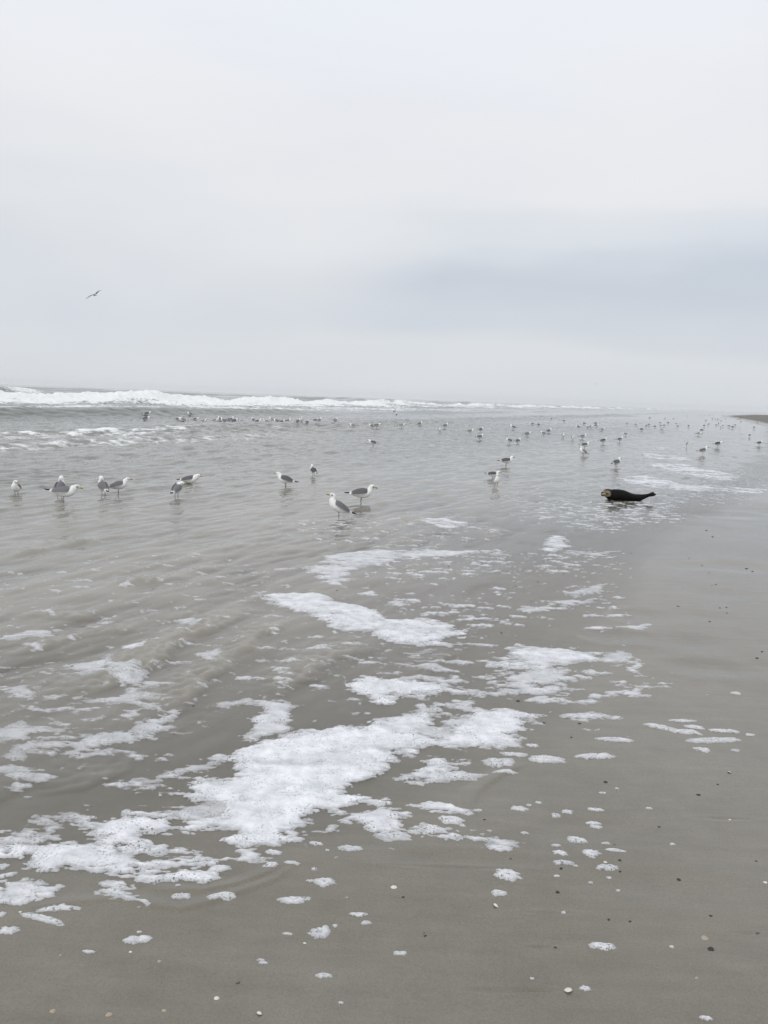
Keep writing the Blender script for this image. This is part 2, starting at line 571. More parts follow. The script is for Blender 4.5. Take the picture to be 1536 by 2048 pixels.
# soft hollows and scours in the drained sand: pixel centre, half sizes in metres, depth
DENTS = [(1240, 1272, .22, .16, .012), (1375, 1284, .26, .20, .012), (1410, 1336, .26, .16, .014), (1465, 1134, .35, .3, .016),
         (1375, 1132, .28, .25, .010), (1290, 1232, .22, .2, .009), (1410, 1235, .28, .2, .008), (1455, 1190, .3, .2, .008),
         (1510, 1340, .3, .2, .008), (1180, 1660, .25, .12, .004), (1330, 1780, .3, .1, .004), (920, 1720, .25, .06, .005),
         (640, 1900, .35, .10, .004), (300, 1985, .3, .08, .003), (1452, 1030, .5, .4, .012),
         (1076, 1896, .05, .006, .005), (1065, 1982, .09, .008, .005), (985, 1984, .08, .012, .003), (1450, 1640, .12, .012, .004),
         (1095, 1828, .09, .008, .004), (1490, 1870, .05, .008, .004), (900, 1735, .2, .012, .004)]
DENTS = [(ground(a, b), sx, sy, d) for a, b, sx, sy, d in DENTS]


def sand_z(x, y):
    d, a, o = off_edge(x, y)
    z = np.where(d > 0, -0.0065 * np.minimum(d, 18) - 0.03 * np.clip(d - 18, 0, 40), np.minimum(-d, 4) * 0.006 + np.clip(-d - 4, 0, 30) * 0.004)
    z = z + 0.004 * fbm(x * 0.7, y * 0.7, 3, 40) * sstep(0.6, -1.5, d) + 0.0012 * fbm(x * 5, y * 5, 2, 44)
    for pts, h, w in RIDGES:                     # edges of earlier thin sheets of water, left as faint steps
        if h > .006:
            continue
        lo = pts.min(0) - .3; hi = pts.max(0) + .3
        m = (x > lo[0]) & (x < hi[0]) & (y > lo[1]) & (y < hi[1])
        if m.any():
            xx, yy = x[m], y[m]
            dist, sg = seg_dist(xx, yy, pts)
            sgn = dist * sg + .008 * perlin(xx * 6, yy * 6, 77)
            e = np.minimum(np.hypot(xx - pts[0][0], yy - pts[0][1]), np.hypot(xx - pts[-1][0], yy - pts[-1][1]))
            z[m] += h * 1.6 * sstep(0, .2, e) * np.where(sgn < 0, np.exp(-(sgn / (w * 1.0)) ** 2), np.exp(-(sgn / (w * 4)) ** 2))
    for (cx, cy), sx, sy, dep in DENTS:
        q = ((x - cx) / sx) ** 2 + ((y - cy) / sy) ** 2
        z = z - dep * np.exp(-q * 1.6) + dep * 0.25 * np.exp(-(np.sqrt(q) - 1.3) ** 2 * 6)
    return z


def breaker(o, a, o0, hgt, front, back, wander, seed, along=40.0):
    """height of one breaking wave, steep on the shore side, and where its crest is"""
    oc = o0 + wander * fbm(a / along, a * 0 + seed, 3, seed)
    hh = hgt * np.clip(0.72 + 0.70 * fbm(a / (along * 0.45), a * 0 + 3.3, 2, seed + 5), 0.12, 1.3)
    q = o - oc
    prof = np.where(q < 0, np.exp(-(q / front) ** 2), np.exp(-(q / back) ** 2))
    return hh * prof, q, hh


def water_fields(x, y):
    """water level, whiteness, depth colour and murkiness"""
    d, a, o = off_edge(x, y)
    dd = np.clip(d, 0, None)
    r = np.sqrt(x * x + y * y)
    # ripples running along the shore, rising with depth
    amp = 0.0006 + 0.011 * sstep(0.3, 4.0, dd) + 0.016 * sstep(5, 14, dd)
    near = sstep(160, 60, r)
    z = amp * 1.25 * near * (fbm(o * 2.6, a * 0.75, 3, 3) + .9 * (.5 - np.abs(perlin(o * 1.9 + .5 * perlin(o, a, 6), a * .8, 4)) * 1.6) * sstep(3, 9, dd) + 0.6 * fbm(o * 6.0 + 0.3 * a, a * 2.2, 2, 9) + 0.9 * perlin(o * 0.9, a * 0.3, 15))
    wl = fbm(o * 2.3 + 11, a * 1.3, 3, 131, .6)
    z = z + near * sstep(2.0, 7, dd) * (.030 + .030 * sstep(8, 22, dd)) * sstep(.75, 1.35, wl)
    for pts, h, w in RIDGES:
        lo = pts.min(0) - 1.2; hi = pts.max(0) + 1.2
        m = (x > lo[0]) & (x < hi[0]) & (y > lo[1]) & (y < hi[1])
        if not m.any():
            continue
        xx, yy = x[m], y[m]
        rough = h > 0.006
        dist, sg = seg_dist(xx, yy, pts)
        wob = (0.05 * perlin(xx * 3, yy * 3, 77) + 0.03 * perlin(xx * 9, yy * 9, 78)) if rough else 0.006 * perlin(xx * 6, yy * 6, 77)
        s = dist * sg + wob                     # positive = seaward
        # taper towards both ends
        e0 = np.hypot(xx - pts[0][0], yy - pts[0][1]); e1 = np.hypot(xx - pts[-1][0], yy - pts[-1][1])
        tap = sstep(0, 0.5 if rough else .15, np.minimum(e0, e1))
        prof = np.where(s < 0, np.exp(-(s / (w * 0.6)) ** 2), np.exp(-(s / (w * 3.0)) ** 2))
        bro = np.clip(0.8 + 0.6 * perlin(xx * 2.2, yy * 2.2, 79), .15, 1.4) if rough else 1.0
        z[m] += 1.35 * h * tap * prof * bro * (0.75 + (0.5 * perlin(xx * 16, yy * 16, 80) if rough else 0.25))
    foam = np.zeros_like(x)
    far = o > 9
    if far.any():
        X, Y, O, A, RR = x[far], y[far], o[far], a[far], r[far]
        zf = np.zeros_like(X); ff = np.zeros_like(X)
        tb = fbm(O * 0.55, A * 0.35, 4, 60)
        tb2 = fbm(O * 1.3, A * 1.0, 3, 61)
        # 1 small broken wave close in
        h1, q1, hh1 = breaker(O, A, 21.5, 0.17, 0.7, 3.0, 2.2, 21, 22)
        zf += h1
        m1 = sstep(36, 22, A) + 0.45 * sstep(75, 30, A)
        ff = np.maximum(ff, m1 * (0.30 * np.exp(-((q1 + 1.8) / 2.4) ** 2) + 0.55 * np.exp(-((q1 + 0.2) / .45) ** 2) * (.5 + tb2)) + 0.30 * tb * np.exp(-((q1 + 2) / 3.5) ** 2))
        zf += 0.10 * np.exp(-((q1 + 1.8) / 2.6) ** 2) * tb2
        h1b, q1b, _ = breaker(O, A, 17.0, 0.11, 0.4, 1.4, 1.2, 25, 12)
        zf += h1b * sstep(60, 25, A)
        ff = np.maximum(ff, sstep(45, 20, A) * .50 * np.exp(-((q1b + .5) / .9) ** 2) + .16 * tb2 * np.exp(-((q1b) / 1.5) ** 2))
        # 2 smooth swell standing in front of the white water
        h2, q2, hh2 = breaker(O, A, 33.0, 0.46, 1.15, 4.0, 2.0, 31, 60)
        zf += h2 * sstep(260, 120, A) * 0.95
        ff = np.maximum(ff, 0.75 * np.exp(-((q2 + .6) / .9) ** 2) * sstep(.55, 1.0, fbm(A / 14., A * 0 + 8.8, 2, 71)))
        # 3 the main breaker with its wide white run-up
        h3, q3, hh3 = breaker(O, A, 72.0, 1.04, 2.0, 7.0, 5.0, 41, 34)
        zf += h3 * (0.85 + 0.15 * sstep(300, 120, A))
        zf += 0.10 * (tb + .6 * tb2) * sstep(5, -2, q3) * sstep(-38, -28, q3)
        run = sstep(3.5, -1.0, q3) * sstep(-37, -27, q3)
        seg = sstep(-.8, .35, fbm(A / 17., O * .05, 3, 68, .6))
        run = run * (.50 + .50 * seg) * (1 - .45 * sstep(70, 220, A))
        ff = np.maximum(ff, run * (0.80 + 0.22 * tb + .22 * fbm(O * .3, A * .07, 3, 66) - 0.14 * sstep(-6, -20, q3)) + .35 * np.exp(-((q3 + .5) / 2.0) ** 2))
        zf += 0.30 * np.abs(tb2 + .4 * tb) * np.exp(-((q3 + .6) / 2.6) ** 2)
        h3b, q3b, _ = breaker(O, A, 57.0, 0.34, 1.2, 3.0, 3.0, 45, 25)
        zf += h3b * (1 + .5 * tb2)
        ff = np.where((q3b < -1.2) & (q3b > -7), ff - .16 * (1 + tb), ff) + .3 * np.exp(-((q3b + .2) / 1.0) ** 2) * sstep(-.6, .6, tb2)
        zf += .28 * np.clip(fbm(A * .35, O * .35, 3, 47, .7), 0, 2) * np.exp(-((q3 + .3) / 1.6) ** 2)
        # 4 outer waves, white only in places
        for o0, hg, sd_, cap in ((118, 1.02, 51, .35), (165, 1.0, 55, .75), (220, .9, 58, .8), (300, .7, 59, .9)):
            h4, q4, hh4 = breaker(O, A, o0, hg, 3.0, 9.0, 8.0, sd_, 60)
            zf += h4
            cm_ = sstep(cap, cap + .45, fbm(A / 42., A * 0 + o0, 2, sd_ + 2))
            ff = np.maximum(ff, cm_ * (0.85 * np.exp(-((q4 + 1.5) / 4.5) ** 2)))
        # thin white line where the sea meets the far sand
        DD = d[far]
        ff = np.maximum(ff, .85 * np.exp(-((DD - 4) / 3.5) ** 2) * sstep(170, 260, A))
        # open sea chop
        out_ = sstep(24, 60, O)
        zf += out_ * sstep(1500, 300, RR) * (0.075 * fbm(O * 0.22, A * 0.10, 4, 90) + 0.03 * tb)
        ff = np.maximum(ff, 0.5 * sstep(1.9, 2.6, fbm(O * .12, A * .05, 3, 95)) * sstep(80, 140, O))
        fade = sstep(9, 15, O)
        z[far] += zf * fade * sstep(2200, 500, RR)
        foam[far] = ff * fade
    # keep the sheet thin at its edge
    z = z * sstep(-0.02, 0.35, d) + 0.0
    z = np.where(d < 0, np.minimum(z, -0.05 * np.clip(-d, 0, 1) ) , z)
    deep = .72 * sstep(2.5, 12, dd) + .28 * sstep(14, 35, dd)
    depth = np.clip(z - (-0.0065 * np.minimum(dd, 18)), 0, None)
    murk = (1 - np.exp(-depth / 0.022)) * 0.97
    return z, foam, deep, np.where(d > 18, 1.0, murk)


def surf_z(x, y):
    x = np.atleast_1d(np.asarray(x, float)); y = np.atleast_1d(np.asarray(y, float))
    return np.maximum(sand_z(x, y), water_fields(x, y)[0])


def fan_rows(y0, y1, px, cap, geo):
    ys = [y0]
    while ys[-1] < y1:
        y = ys[-1]
        st = min(y * y / 1318 * px, cap)
        st = max(st, 0.0) if y < 16 else max(cap, y * geo)
        ys.append(y + st)
    return np.array(ys)


def grid(rows, us):
    w = np.maximum(rows, 1.6) + 0.15
    X = np.clip(us[None, :] * w[:, None], -3100, 3100) + us[None, :]
    Y = np.repeat(rows[:, None], len(us), 1)
    return X, Y


def grid_quads(nr, nc):
    i = np.arange(nr * nc).reshape(nr, nc)
    return np.stack((i[:-1, :-1], i[:-1, 1:], i[1:, 1:], i[1:, :-1]), -1).reshape(-1, 4)


def compress(verts, quads, attrs):
    used = np.unique(quads)
    mp = np.full(len(verts), -1, dtype=np.int64); mp[used] = np.arange(len(used))
    return verts[used], mp[quads], {k: v[used] for k, v in attrs.items()}


def build_sand():
    rows = np.concatenate((np.array([-60., -25, -10, -4, -1.5, 0, .8, 1.3]), fan_rows(1.55, 4.2, 1.15, .09, .012), fan_rows(4.25, 60, 1.7, .09, .012)))
    rows = np.concatenate((rows, np.geomspace(rows[-1] * 1.03, 3000, 60)))
    us = np.concatenate((-np.geomspace(.66, 12, 14)[::-1], np.linspace(-.64, .64, 620), np.geomspace(.66, 12, 14)))
    X, Y = grid(rows, us)
    Z = sand_z(X.ravel(), Y.ravel())
    d, a, o = off_edge(X.ravel(), Y.ravel())
    dry = np.maximum(sstep(-6, -22, d) * 0.85, sstep(0, -2.5, d) * sstep(40, 75, a))
    v = np.stack((X.ravel(), Y.ravel(), Z), 1)
    o_ = mesh_np('sand', v, grid_quads(len(rows), len(us)), M_SAND, {'dry': dry})
    tag(o_, 'smooth grey brown wet sand of the beach', kind='structure')


def build_water():
    r1 = fan_rows(1.6, 15.9, 1.35, .045, .01)
    r2 = np.arange(r1[-1] + .07, 62, .115)
    r3 = np.arange(62, 160, .36)
    r4 = np.geomspace(160.5, 420, 150)
    r5 = np.geomspace(425, 3100, 45)
    rows = np.concatenate((r1, r2, r3, r4, r5))
    us = np.concatenate((-np.geomspace(.645, 10, 22)[::-1], np.linspace(-.63, .63, 560), np.geomspace(.645, 3, 8)))
    X, Y = grid(rows, us)
    x, y = X.ravel(), Y.ravel()
    z, foam, deep, murk = water_fields(x, y)
    q = grid_quads(len(rows), len(us))
    d, a, o = off_edge(x, y)
    keep = (d[q] > -0.12).any(1)
    v, q, at = compress(np.stack((x, y, z), 1), q[keep], {'foam': foam, 'deep': deep, 'murk': murk})
    w = mesh_np('sea_water', v, q, M_WATER, at)
    tag(w, 'grey silty sea with breakers and a thin sheet of water over sand', kind='structure')


build_sand()
build_water()

# ------------------------------------------------------------------ foam drifting on the swash
# outlines (photo pixels), thickness 0..1
FOAM_SOLID = [
    (1.0, [(-40, 1682), (40, 1684), (100, 1689), (180, 1690), (240, 1693), (300, 1696), (330, 1691), (350, 1693), (393, 1708), (340, 1706), (275, 1712), (300, 1723), (370, 1723), (452, 1720), (420, 1728), (390, 1736), (330, 1738), (310, 1744), (270, 1738), (250, 1750), (225, 1752), (210, 1744), (180, 1746), (130, 1737), (122, 1748), (75, 1750), (60, 1735), (40, 1726), (-40, 1724)]),
    (.40, [(-40, 1676), (30, 1668), (50, 1660), (88, 1668), (104, 1690), (40, 1690), (-40, 1690)]),
    (.45, [(250, 1706), (300, 1700), (350, 1693), (392, 1708), (330, 1709)]),
    (.9, [(205, 1746), (250, 1748), (290, 1752), (340, 1750), (380, 1747), (440, 1755), (415, 1761), (360, 1763), (320, 1760), (285, 1763), (260, 1755)]),
    (1.0, [(172, 1645), (186, 1657), (200, 1650), (235, 1635), (290, 1630), (345, 1636), (330, 1655), (340, 1662), (285, 1668), (300, 1690), (240, 1691), (205, 1684), (176, 1677), (190, 1668)]),
    (.45, [(240, 1628), (250, 1612), (300, 1622), (350, 1617), (410, 1600), (440, 1590), (480, 1600), (470, 1625), (400, 1640), (330, 1640), (290, 1634)]),
    (1.0, [(330, 1668), (370, 1650), (390, 1640), (440, 1633), (420, 1612), (385, 1602), (368, 1576), (400, 1562), (450, 1560), (480, 1545), (465, 1530), (455, 1516), (480, 1500), (520, 1486), (560, 1472), (620, 1461), (700, 1458), (745, 1446), (790, 1432), (850, 1425), (870, 1440), (850, 1470), (830, 1500), (785, 1502), (788, 1520), (775, 1540), (740, 1555), (705, 1563), (690, 1580), (700, 1592), (770, 1601), (765, 1609), (690, 1611), (640, 1622), (610, 1650), (570, 1660), (600, 1668), (545, 1690), (480, 1691), (460, 1680), (478, 1666), (430, 1659), (380, 1672)]),
    (.8, [(585, 1670), (640, 1657), (680, 1642), (700, 1626), (760, 1620), (820, 1628), (790, 1638), (800, 1652), (780, 1666), (815, 1675), (770, 1692), (755, 1682), (762, 1664), (700, 1655), (650, 1668)]),
    (.8, [(648, 1618), (672, 1612), (690, 1620), (700, 1632), (665, 1629)]),
    (.8, [(600, 1638), (625, 1634), (648, 1646), (620, 1650)]),
    (.75, [(500, 1400), (530, 1394), (560, 1400), (580, 1415), (581, 1440), (570, 1465), (540, 1472), (500, 1480), (480, 1470), (502, 1455), (495, 1440), (530, 1425), (515, 1412)]),
    (.4, [(450, 1408), (500, 1397), (525, 1403), (460, 1413)]),
    (.4, [(275, 1562), (310, 1560), (320, 1550), (370, 1535), (440, 1510), (462, 1518), (440, 1530), (380, 1545), (330, 1553), (310, 1565), (337, 1576), (290, 1580)]),
    (.7, [(312, 1556), (370, 1534), (445, 1510), (455, 1520), (400, 1540), (330, 1556)]),
    (.95, [(800, 1482), (850, 1470), (880, 1486), (900, 1442), (960, 1425), (1010, 1416), (1075, 1431), (1040, 1440), (1056, 1458), (1020, 1470), (1050, 1478), (1035, 1492), (900, 1497), (870, 1487), (820, 1504)]),
    (.75, [(796, 1550), (830, 1535), (860, 1522), (875, 1516), (900, 1526), (965, 1520), (930, 1530), (895, 1543), (970, 1549), (925, 1560), (840, 1564), (805, 1560)]),
    (.95, [(690, 1368), (740, 1353), (800, 1360), (870, 1368), (905, 1380), (850, 1390), (800, 1395), (772, 1406), (740, 1396), (705, 1385)]),
    (.7, [(890, 1379), (1000, 1383), (1040, 1375), (1130, 1374), (1160, 1379), (1130, 1387), (1050, 1388), (960, 1392), (900, 1387)]),
    (.9, [(1005, 1292), (1090, 1296), (1120, 1293), (1150, 1300), (1205, 1305), (1190, 1320), (1130, 1332), (1090, 1337), (1010, 1336), (975, 1331), (1030, 1318)]),
    (.6, [(1020, 1352), (1060, 1341), (1140, 1340), (1122, 1360), (1080, 1375), (1030, 1380), (1014, 1370)]),
    (.45, [(1210, 1312), (1245, 1306), (1265, 1316), (1240, 1325), (1215, 1322)]),
    (.9, [(520, 1195), (560, 1187), (640, 1191), (660, 1200), (700, 1207), (760, 1225), (770, 1240), (850, 1238), (905, 1244), (930, 1268), (885, 1280), (930, 1295), (900, 1298), (830, 1290), (760, 1280), (740, 1265), (690, 1268), (660, 1254), (650, 1240), (600, 1226), (560, 1215)]),
    (.7, [(640, 1116), (700, 1102), (760, 1098), (880, 1100), (990, 1102), (900, 1112), (800, 1117), (760, 1130), (700, 1140), (695, 1152), (680, 1172), (650, 1166), (640, 1150), (600, 1141), (552, 1138), (620, 1134), (655, 1130)]),
    (.6, [(1078, 1090), (1108, 1070), (1130, 1074), (1137, 1090), (1110, 1106), (1088, 1102)]),
    (.6, [(1130, 1106), (1230, 1103), (1200, 1111)]),
    (.6, [(835, 1040), (880, 1035), (920, 1044), (945, 1053), (900, 1057), (870, 1051)]),
    (.75, [(1165, 1255), (1230, 1252), (1300, 1250), (1290, 1257), (1200, 1259)]),
    (.5, [(1110, 1207), (1205, 1195), (1210, 1200), (1130, 1211)]),
    (.6, [(1010, 1216), (1080, 1211), (1135, 1217), (1060, 1224)]),
    (.5, [(1138, 1186), (1200, 1171), (1207, 1180), (1150, 1191)]),
    (.7, [(1238, 956), (1290, 951), (1350, 965), (1310, 975), (1260, 967)]),
    (.7, [(1285, 926), (1370, 929), (1485, 953), (1445, 962), (1350, 944)]),
    (.65, [(1285, 908), (1360, 911), (1382, 921), (1300, 917)]),
    (.6, [(1340, 966), (1440, 971), (1560, 982), (1480, 987), (1350, 980)]),
    (.5, [(1300, 892), (1365, 881), (1345, 893), (1320, 899)]),
    (.45, [(130, 1506), (150, 1490), (190, 1474), (260, 1459), (285, 1444), (320, 1434), (345, 1427), (372, 1424), (335, 1445), (342, 1456), (300, 1473), (260, 1479), (190, 1485), (178, 1500), (200, 1508), (165, 1516)]),
    (.4, [(-30, 1470), (30, 1456), (45, 1438), (52, 1458), (120, 1462), (62, 1470), (120, 1476), (40, 1482), (-30, 1488)]),
    (.35, [(18, 1512), (30, 1492), (60, 1484), (145, 1490), (80, 1501), (38, 1501), (44, 1517), (30, 1518)]),
    (.35, [(-30, 1541), (50, 1529), (92, 1540), (45, 1546), (100, 1554), (40, 1557), (20, 1546)]),
    (.35, [(55, 1634), (62, 1628), (120, 1630), (150, 1628), (177, 1636), (165, 1642), (95, 1639), (120, 1650), (75, 1641)]),
    (.4, [(186, 1402), (240, 1391), (268, 1379), (302, 1392), (322, 1400), (278, 1403), (320, 1420), (260, 1412), (215, 1406)]),
    (.5, [(222, 1346), (240, 1335), (308, 1331), (270, 1342), (297, 1350), (270, 1366), (245, 1366)]),
    (.4, [(26, 1376), (50, 1369), (56, 1385), (38, 1402), (28, 1392)]),
    (.9, [(253, 1292), (280, 1285), (294, 1281), (290, 1294), (262, 1301)]),
    (.5, [(350, 1241), (388, 1234), (396, 1255), (362, 1252)]),
    (.5, [(110, 1332), (200, 1320), (222, 1311), (207, 1336), (182, 1346)]),
    (.5, [(-30, 1276), (60, 1265), (112, 1259), (92, 1272), (30, 1279)]),
    (.45, [(405, 1306), (436, 1304), (432, 1326), (412, 1324)]),
    (.85, [(-30, 1776), (30, 1767), (60, 1770), (112, 1778), (85, 1788), (60, 1800), (55, 1810), (10, 1813), (-30, 1812)]),
    (.8, [(207, 1778), (215, 1768), (245, 1765), (262, 1772), (240, 1782), (262, 1795), (296, 1803), (290, 1811), (255, 1806), (220, 1793)]),
    (.8, [(818, 1611), (850, 1612), (890, 1607), (932, 1620), (925, 1627), (885, 1618), (850, 1617)]),
    (.75, [(832, 1668), (850, 1660), (850, 1650), (880, 1651), (905, 1662), (980, 1672), (1060, 1685), (1084, 1695), (1040, 1692), (1075, 1699), (1010, 1696), (970, 1690), (920, 1683), (875, 1668), (845, 1676)]),
    (.7, [(470, 1720), (490, 1712), (486, 1704), (505, 1702), (510, 1710), (526, 1718), (500, 1722)]),
]
# fields of broken flecks: cover, thickness, outline
FOAM_SPARSE = [
    (.58, .5, [(800, 1432), (830, 1402), (940, 1405), (965, 1428), (900, 1470), (870, 1487), (830, 1475)]),
    (.50, .5, [(880, 1352), (930, 1330), (1005, 1330), (1015, 1378), (960, 1380), (900, 1368)]),
    (.36, .4, [(780, 1320), (900, 1305), (940, 1330), (880, 1365), (790, 1362)]),
    (.30, .6, [(740, 1185), (900, 1195), (1010, 1210), (990, 1255), (940, 1275), (905, 1240), (790, 1215)]),
    (.24, .6, [(760, 1118), (1000, 1104), (1225, 1106), (1210, 1140), (1000, 1152), (800, 1165), (690, 1160)]),
    (.12, .6, [(1000, 1175), (1210, 1165), (1230, 1205), (1240, 1240), (1100, 1240), (1000, 1230)]),
    (.34, .6, [(1090, 1008), (1330, 1004), (1350, 1035), (1200, 1058), (1070, 1034)]),
    (.16, .5, [(1270, 890), (1480, 930), (1570, 990), (1400, 1012), (1230, 990)]),
    (.085, .4, [(-40, 1150), (400, 1100), (620, 1170), (560, 1240), (460, 1420), (250, 1500), (-40, 1600)]),
    (.16, .4, [(-40, 1360), (60, 1360), (130, 1400), (150, 1480), (60, 1510), (-40, 1500)]),
    (.13, .5, [(480, 1250), (660, 1260), (780, 1290), (790, 1350), (690, 1360), (620, 1420), (480, 1400)]),
    (.28, .55, [(1030, 1305), (1230, 1312), (1300, 1345), (1310, 1392), (1180, 1402), (1050, 1396)]),
    (.10, .6, [(930, 1390), (1250, 1395), (1260, 1450), (1080, 1470), (1040, 1430)]),
    (.14, .5, [(560, 1040), (900, 1030), (1000, 1065), (860, 1095), (640, 1090)]),
    (.10, .6, [(560, 1640), (830, 1620), (850, 1660), (700, 1700), (560, 1700)]),
    (.07, .5, [(400, 1580), (200, 1640), (100, 1660), (120, 1580), (300, 1500), (420, 1480)]),
    (-.055, .42, [(-40, 1330), (330, 1290), (480, 1380), (470, 1440), (330, 1500), (120, 1560), (-40, 1590)]),
    (-.05, .38, [(-40, 1130), (420, 1100), (560, 1170), (500, 1270), (300, 1300), (-40, 1340)]),
    (-.06, .5, [(520, 1230), (760, 1280), (820, 1330), (700, 1400), (560, 1390)]),
    (-.07, .55, [(740, 1190), (1010, 1200), (1000, 1260), (900, 1350), (760, 1340)]),
    (.07, .6, [(1000, 960), (1230, 960), (1240, 1000), (1000, 1010)]),
]


def in_poly(x, y, pts):
    ins = np.zeros(x.shape, bool)
    n = len(pts)
    for i in range(n):
        ax, ay = pts[i]; bx, by = pts[(i + 1) % n]
        c = ((ay > y) != (by > y))
        with np.errstate(divide='ignore', invalid='ignore'):
            xi = (bx - ax) * (y - ay) / (by - ay + 1e-15) + ax
        ins ^= c & (x < xi)
    return ins


def ppf(q):
    """inverse of the normal distribution (rough)"""
    t = math.sqrt(-2 * math.log(q))
    return t - (2.30753 + .27061 * t) / (1 + .99229 * t + .04481 * t * t)


def build_foam():
    rows = fan_rows(1.75, 34, 0.85, .034, .0045)
    us = np.arange(-.66, .66, .00115)
    X, Y = grid(rows, us)
    x, y = X.ravel(), Y.ravel()
    F = np.full(x.shape, -1.0); T = np.zeros(x.shape)
    n_mid = fbm(x * 3.4, y * 8.0, 4, 200, 0.6)
    n_fine = fbm(x * 9, y * 26, 3, 210, .6)
    n_hole = fbm(x * 7 + 40, y * 12, 4, 230, .6)
    # broken flecks drawn out a little along the swash
    n_sp = fbm(x * 4.4 + 0.25 * perlin(x * 2, y * 2, 5), y * 8.0, 4, 220, 0.66)
    n_sp = n_sp / n_sp.std()
    wx = x + .10 * perlin(x * 2.3, y * 2.3, 31); wy = y + .10 * perlin(x * 2.3 + 9, y * 2.3, 32)
    n_lace = perlin(wx * 2.2, wy * 6.0, 280) + .35 * perlin(wx * 7, wy * 11, 281)
    n_patch = fbm(x * .8, y * .9, 2, 285)
    for cov, th, pts in FOAM_SPARSE:
        P = poly_world(pts)
        lo = P.min(0) - .5; hi = P.max(0) + .5
        m = np.nonzero((x > lo[0]) & (x < hi[0]) & (y > lo[1]) & (y < hi[1]))[0]
        xx, yy = x[m], y[m]
        ins = in_poly(xx, yy, P)
        dist, _ = seg_dist(xx, yy, np.vstack((P, P[:1])))
        sd_ = np.where(ins, dist, -dist)
        sc = 0.25 + 0.05 * np.hypot(*P.mean(0))
        if cov < 0:                              # lacy threads of old foam
            f = (-cov - np.abs(n_lace[m])) * 2.2 + .5 * np.minimum(0, n_patch[m] - .1) + .22 * n_fine[m] - .10
        else:
            f = (n_sp[m] - ppf(cov)) * 0.45
        f = f + np.minimum(0, (sd_ - 0.1 * sc) / sc) * 1.2
        up = f > F[m]
        F[m] = np.where(up, f, F[m])
        T[m] = np.where(up, th * sstep(0, .45, f) * .6 + .4 * th, T[m])
    n_str = fbm(x * 2.4, y * 6.0, 3, 260, .6)
    n_far = fbm(x * .9, y * 1.5, 4, 270, .62)
    n_vf = fbm(x * 24, y * 55, 2, 290, .7)
    for th, pts in FOAM_SOLID:
        P = poly_world(pts)
        lo = P.min(0) - .5; hi = P.max(0) + .5
        m = np.nonzero((x > lo[0]) & (x < hi[0]) & (y > lo[1]) & (y < hi[1]))[0]
        xx, yy = x[m], y[m]
        ins = in_poly(xx, yy, P)
        dist, _ = seg_dist(xx, yy, np.vstack((P, P[:1])))
        sd_ = np.where(ins, dist, -dist)
        yc = P[:, 1].mean()
        w = 0.055 + 0.010 * yc
        cmax = float(np.interp(yc, (3.8, 6, 9, 13), (1.1, .8, .5, .25)))
        f = np.clip(sd_ / w, -2, cmax) + 0.50 * n_mid[m] + 0.30 * n_fine[m] + (.24 if yc < 5 else .08) * n_vf[m] + (.16 if th < .6 else .06 if yc < 5 else -.02) + (min(1, max(0, (yc - 3.6) / 3)) * .38) * n_str[m] + (min(1, max(0, (yc - 9) / 6)) * .75) * n_far[m]
        f = f - 1.3 * sstep(1.15, 1.9, n_hole[m]) - (1 - th) * 0.9 * sstep(0.2, 1.2, n_hole[m])
        f = f - .85 * sstep(.35, 1.2, n_hole[m]) * sstep(4.5 * w, 1.0 * w, sd_) * (1 if yc < 7 else .4)
        up = f > F[m]
        F[m] = np.where(up, f, F[m])
        th = min(1.0, th * (1.0 if yc < 9 else 1.4))
        T[m] = np.where(up, np.maximum(T[m] * .8, th * np.clip(.86 + .34 * n_str[m] + .25 * np.clip(f, -1, 1) - .12, .25, 1)), T[m])
    q = grid_quads(len(rows), len(us))
    keep = (F[q] > 0).any(1)
    v, q, at = compress(np.stack((x, y, F), 1), q[keep], {'F': F, 'T': T})
    fx, fy, ff, tt = v[:, 0], v[:, 1], at['F'], at['T']
    zs = surf_z(fx, fy)
    hgt = (0.0025 + 0.010 * tt ** 1.5) * (1 - np.exp(-np.clip(ff, 0, None) * 3.2))
    lump = (0.006 * fbm(fx * 9, fy * 9, 2, 240) + 0.003 * fbm(fx * 32, fy * 32, 2, 250)) * tt ** 1.5 * sstep(0, .5, ff)
    z = np.where(ff > 0, zs + hgt + np.maximum(lump, -hgt * .8) + .0008, zs + np.clip(ff, -1, 0) * 0.02)
    o = mesh_np('sea_foam', np.stack((fx, fy, z), 1), q, M_FOAM, {'thick': tt, 'edge': np.clip(ff, 0, 1)})
    tag(o, 'white bubbly sea foam spread over the shallow swash', 'foam', kind='stuff')


build_foam()

ORD = ['first', 'second', 'third', 'fourth', 'fifth', 'sixth', 'seventh', 'eighth', 'ninth', 'tenth', 'eleventh', 'twelfth',
       'thirteenth', 'fourteenth', 'fifteenth', 'sixteenth', 'seventeenth', 'eighteenth', 'nineteenth', 'twentieth',
       'twenty-first', 'twenty-second', 'twenty-third', 'twenty-fourth', 'twenty-fifth', 'twenty-sixth', 'twenty-seventh',
       'twenty-eighth', 'twenty-ninth', 'thirtieth']


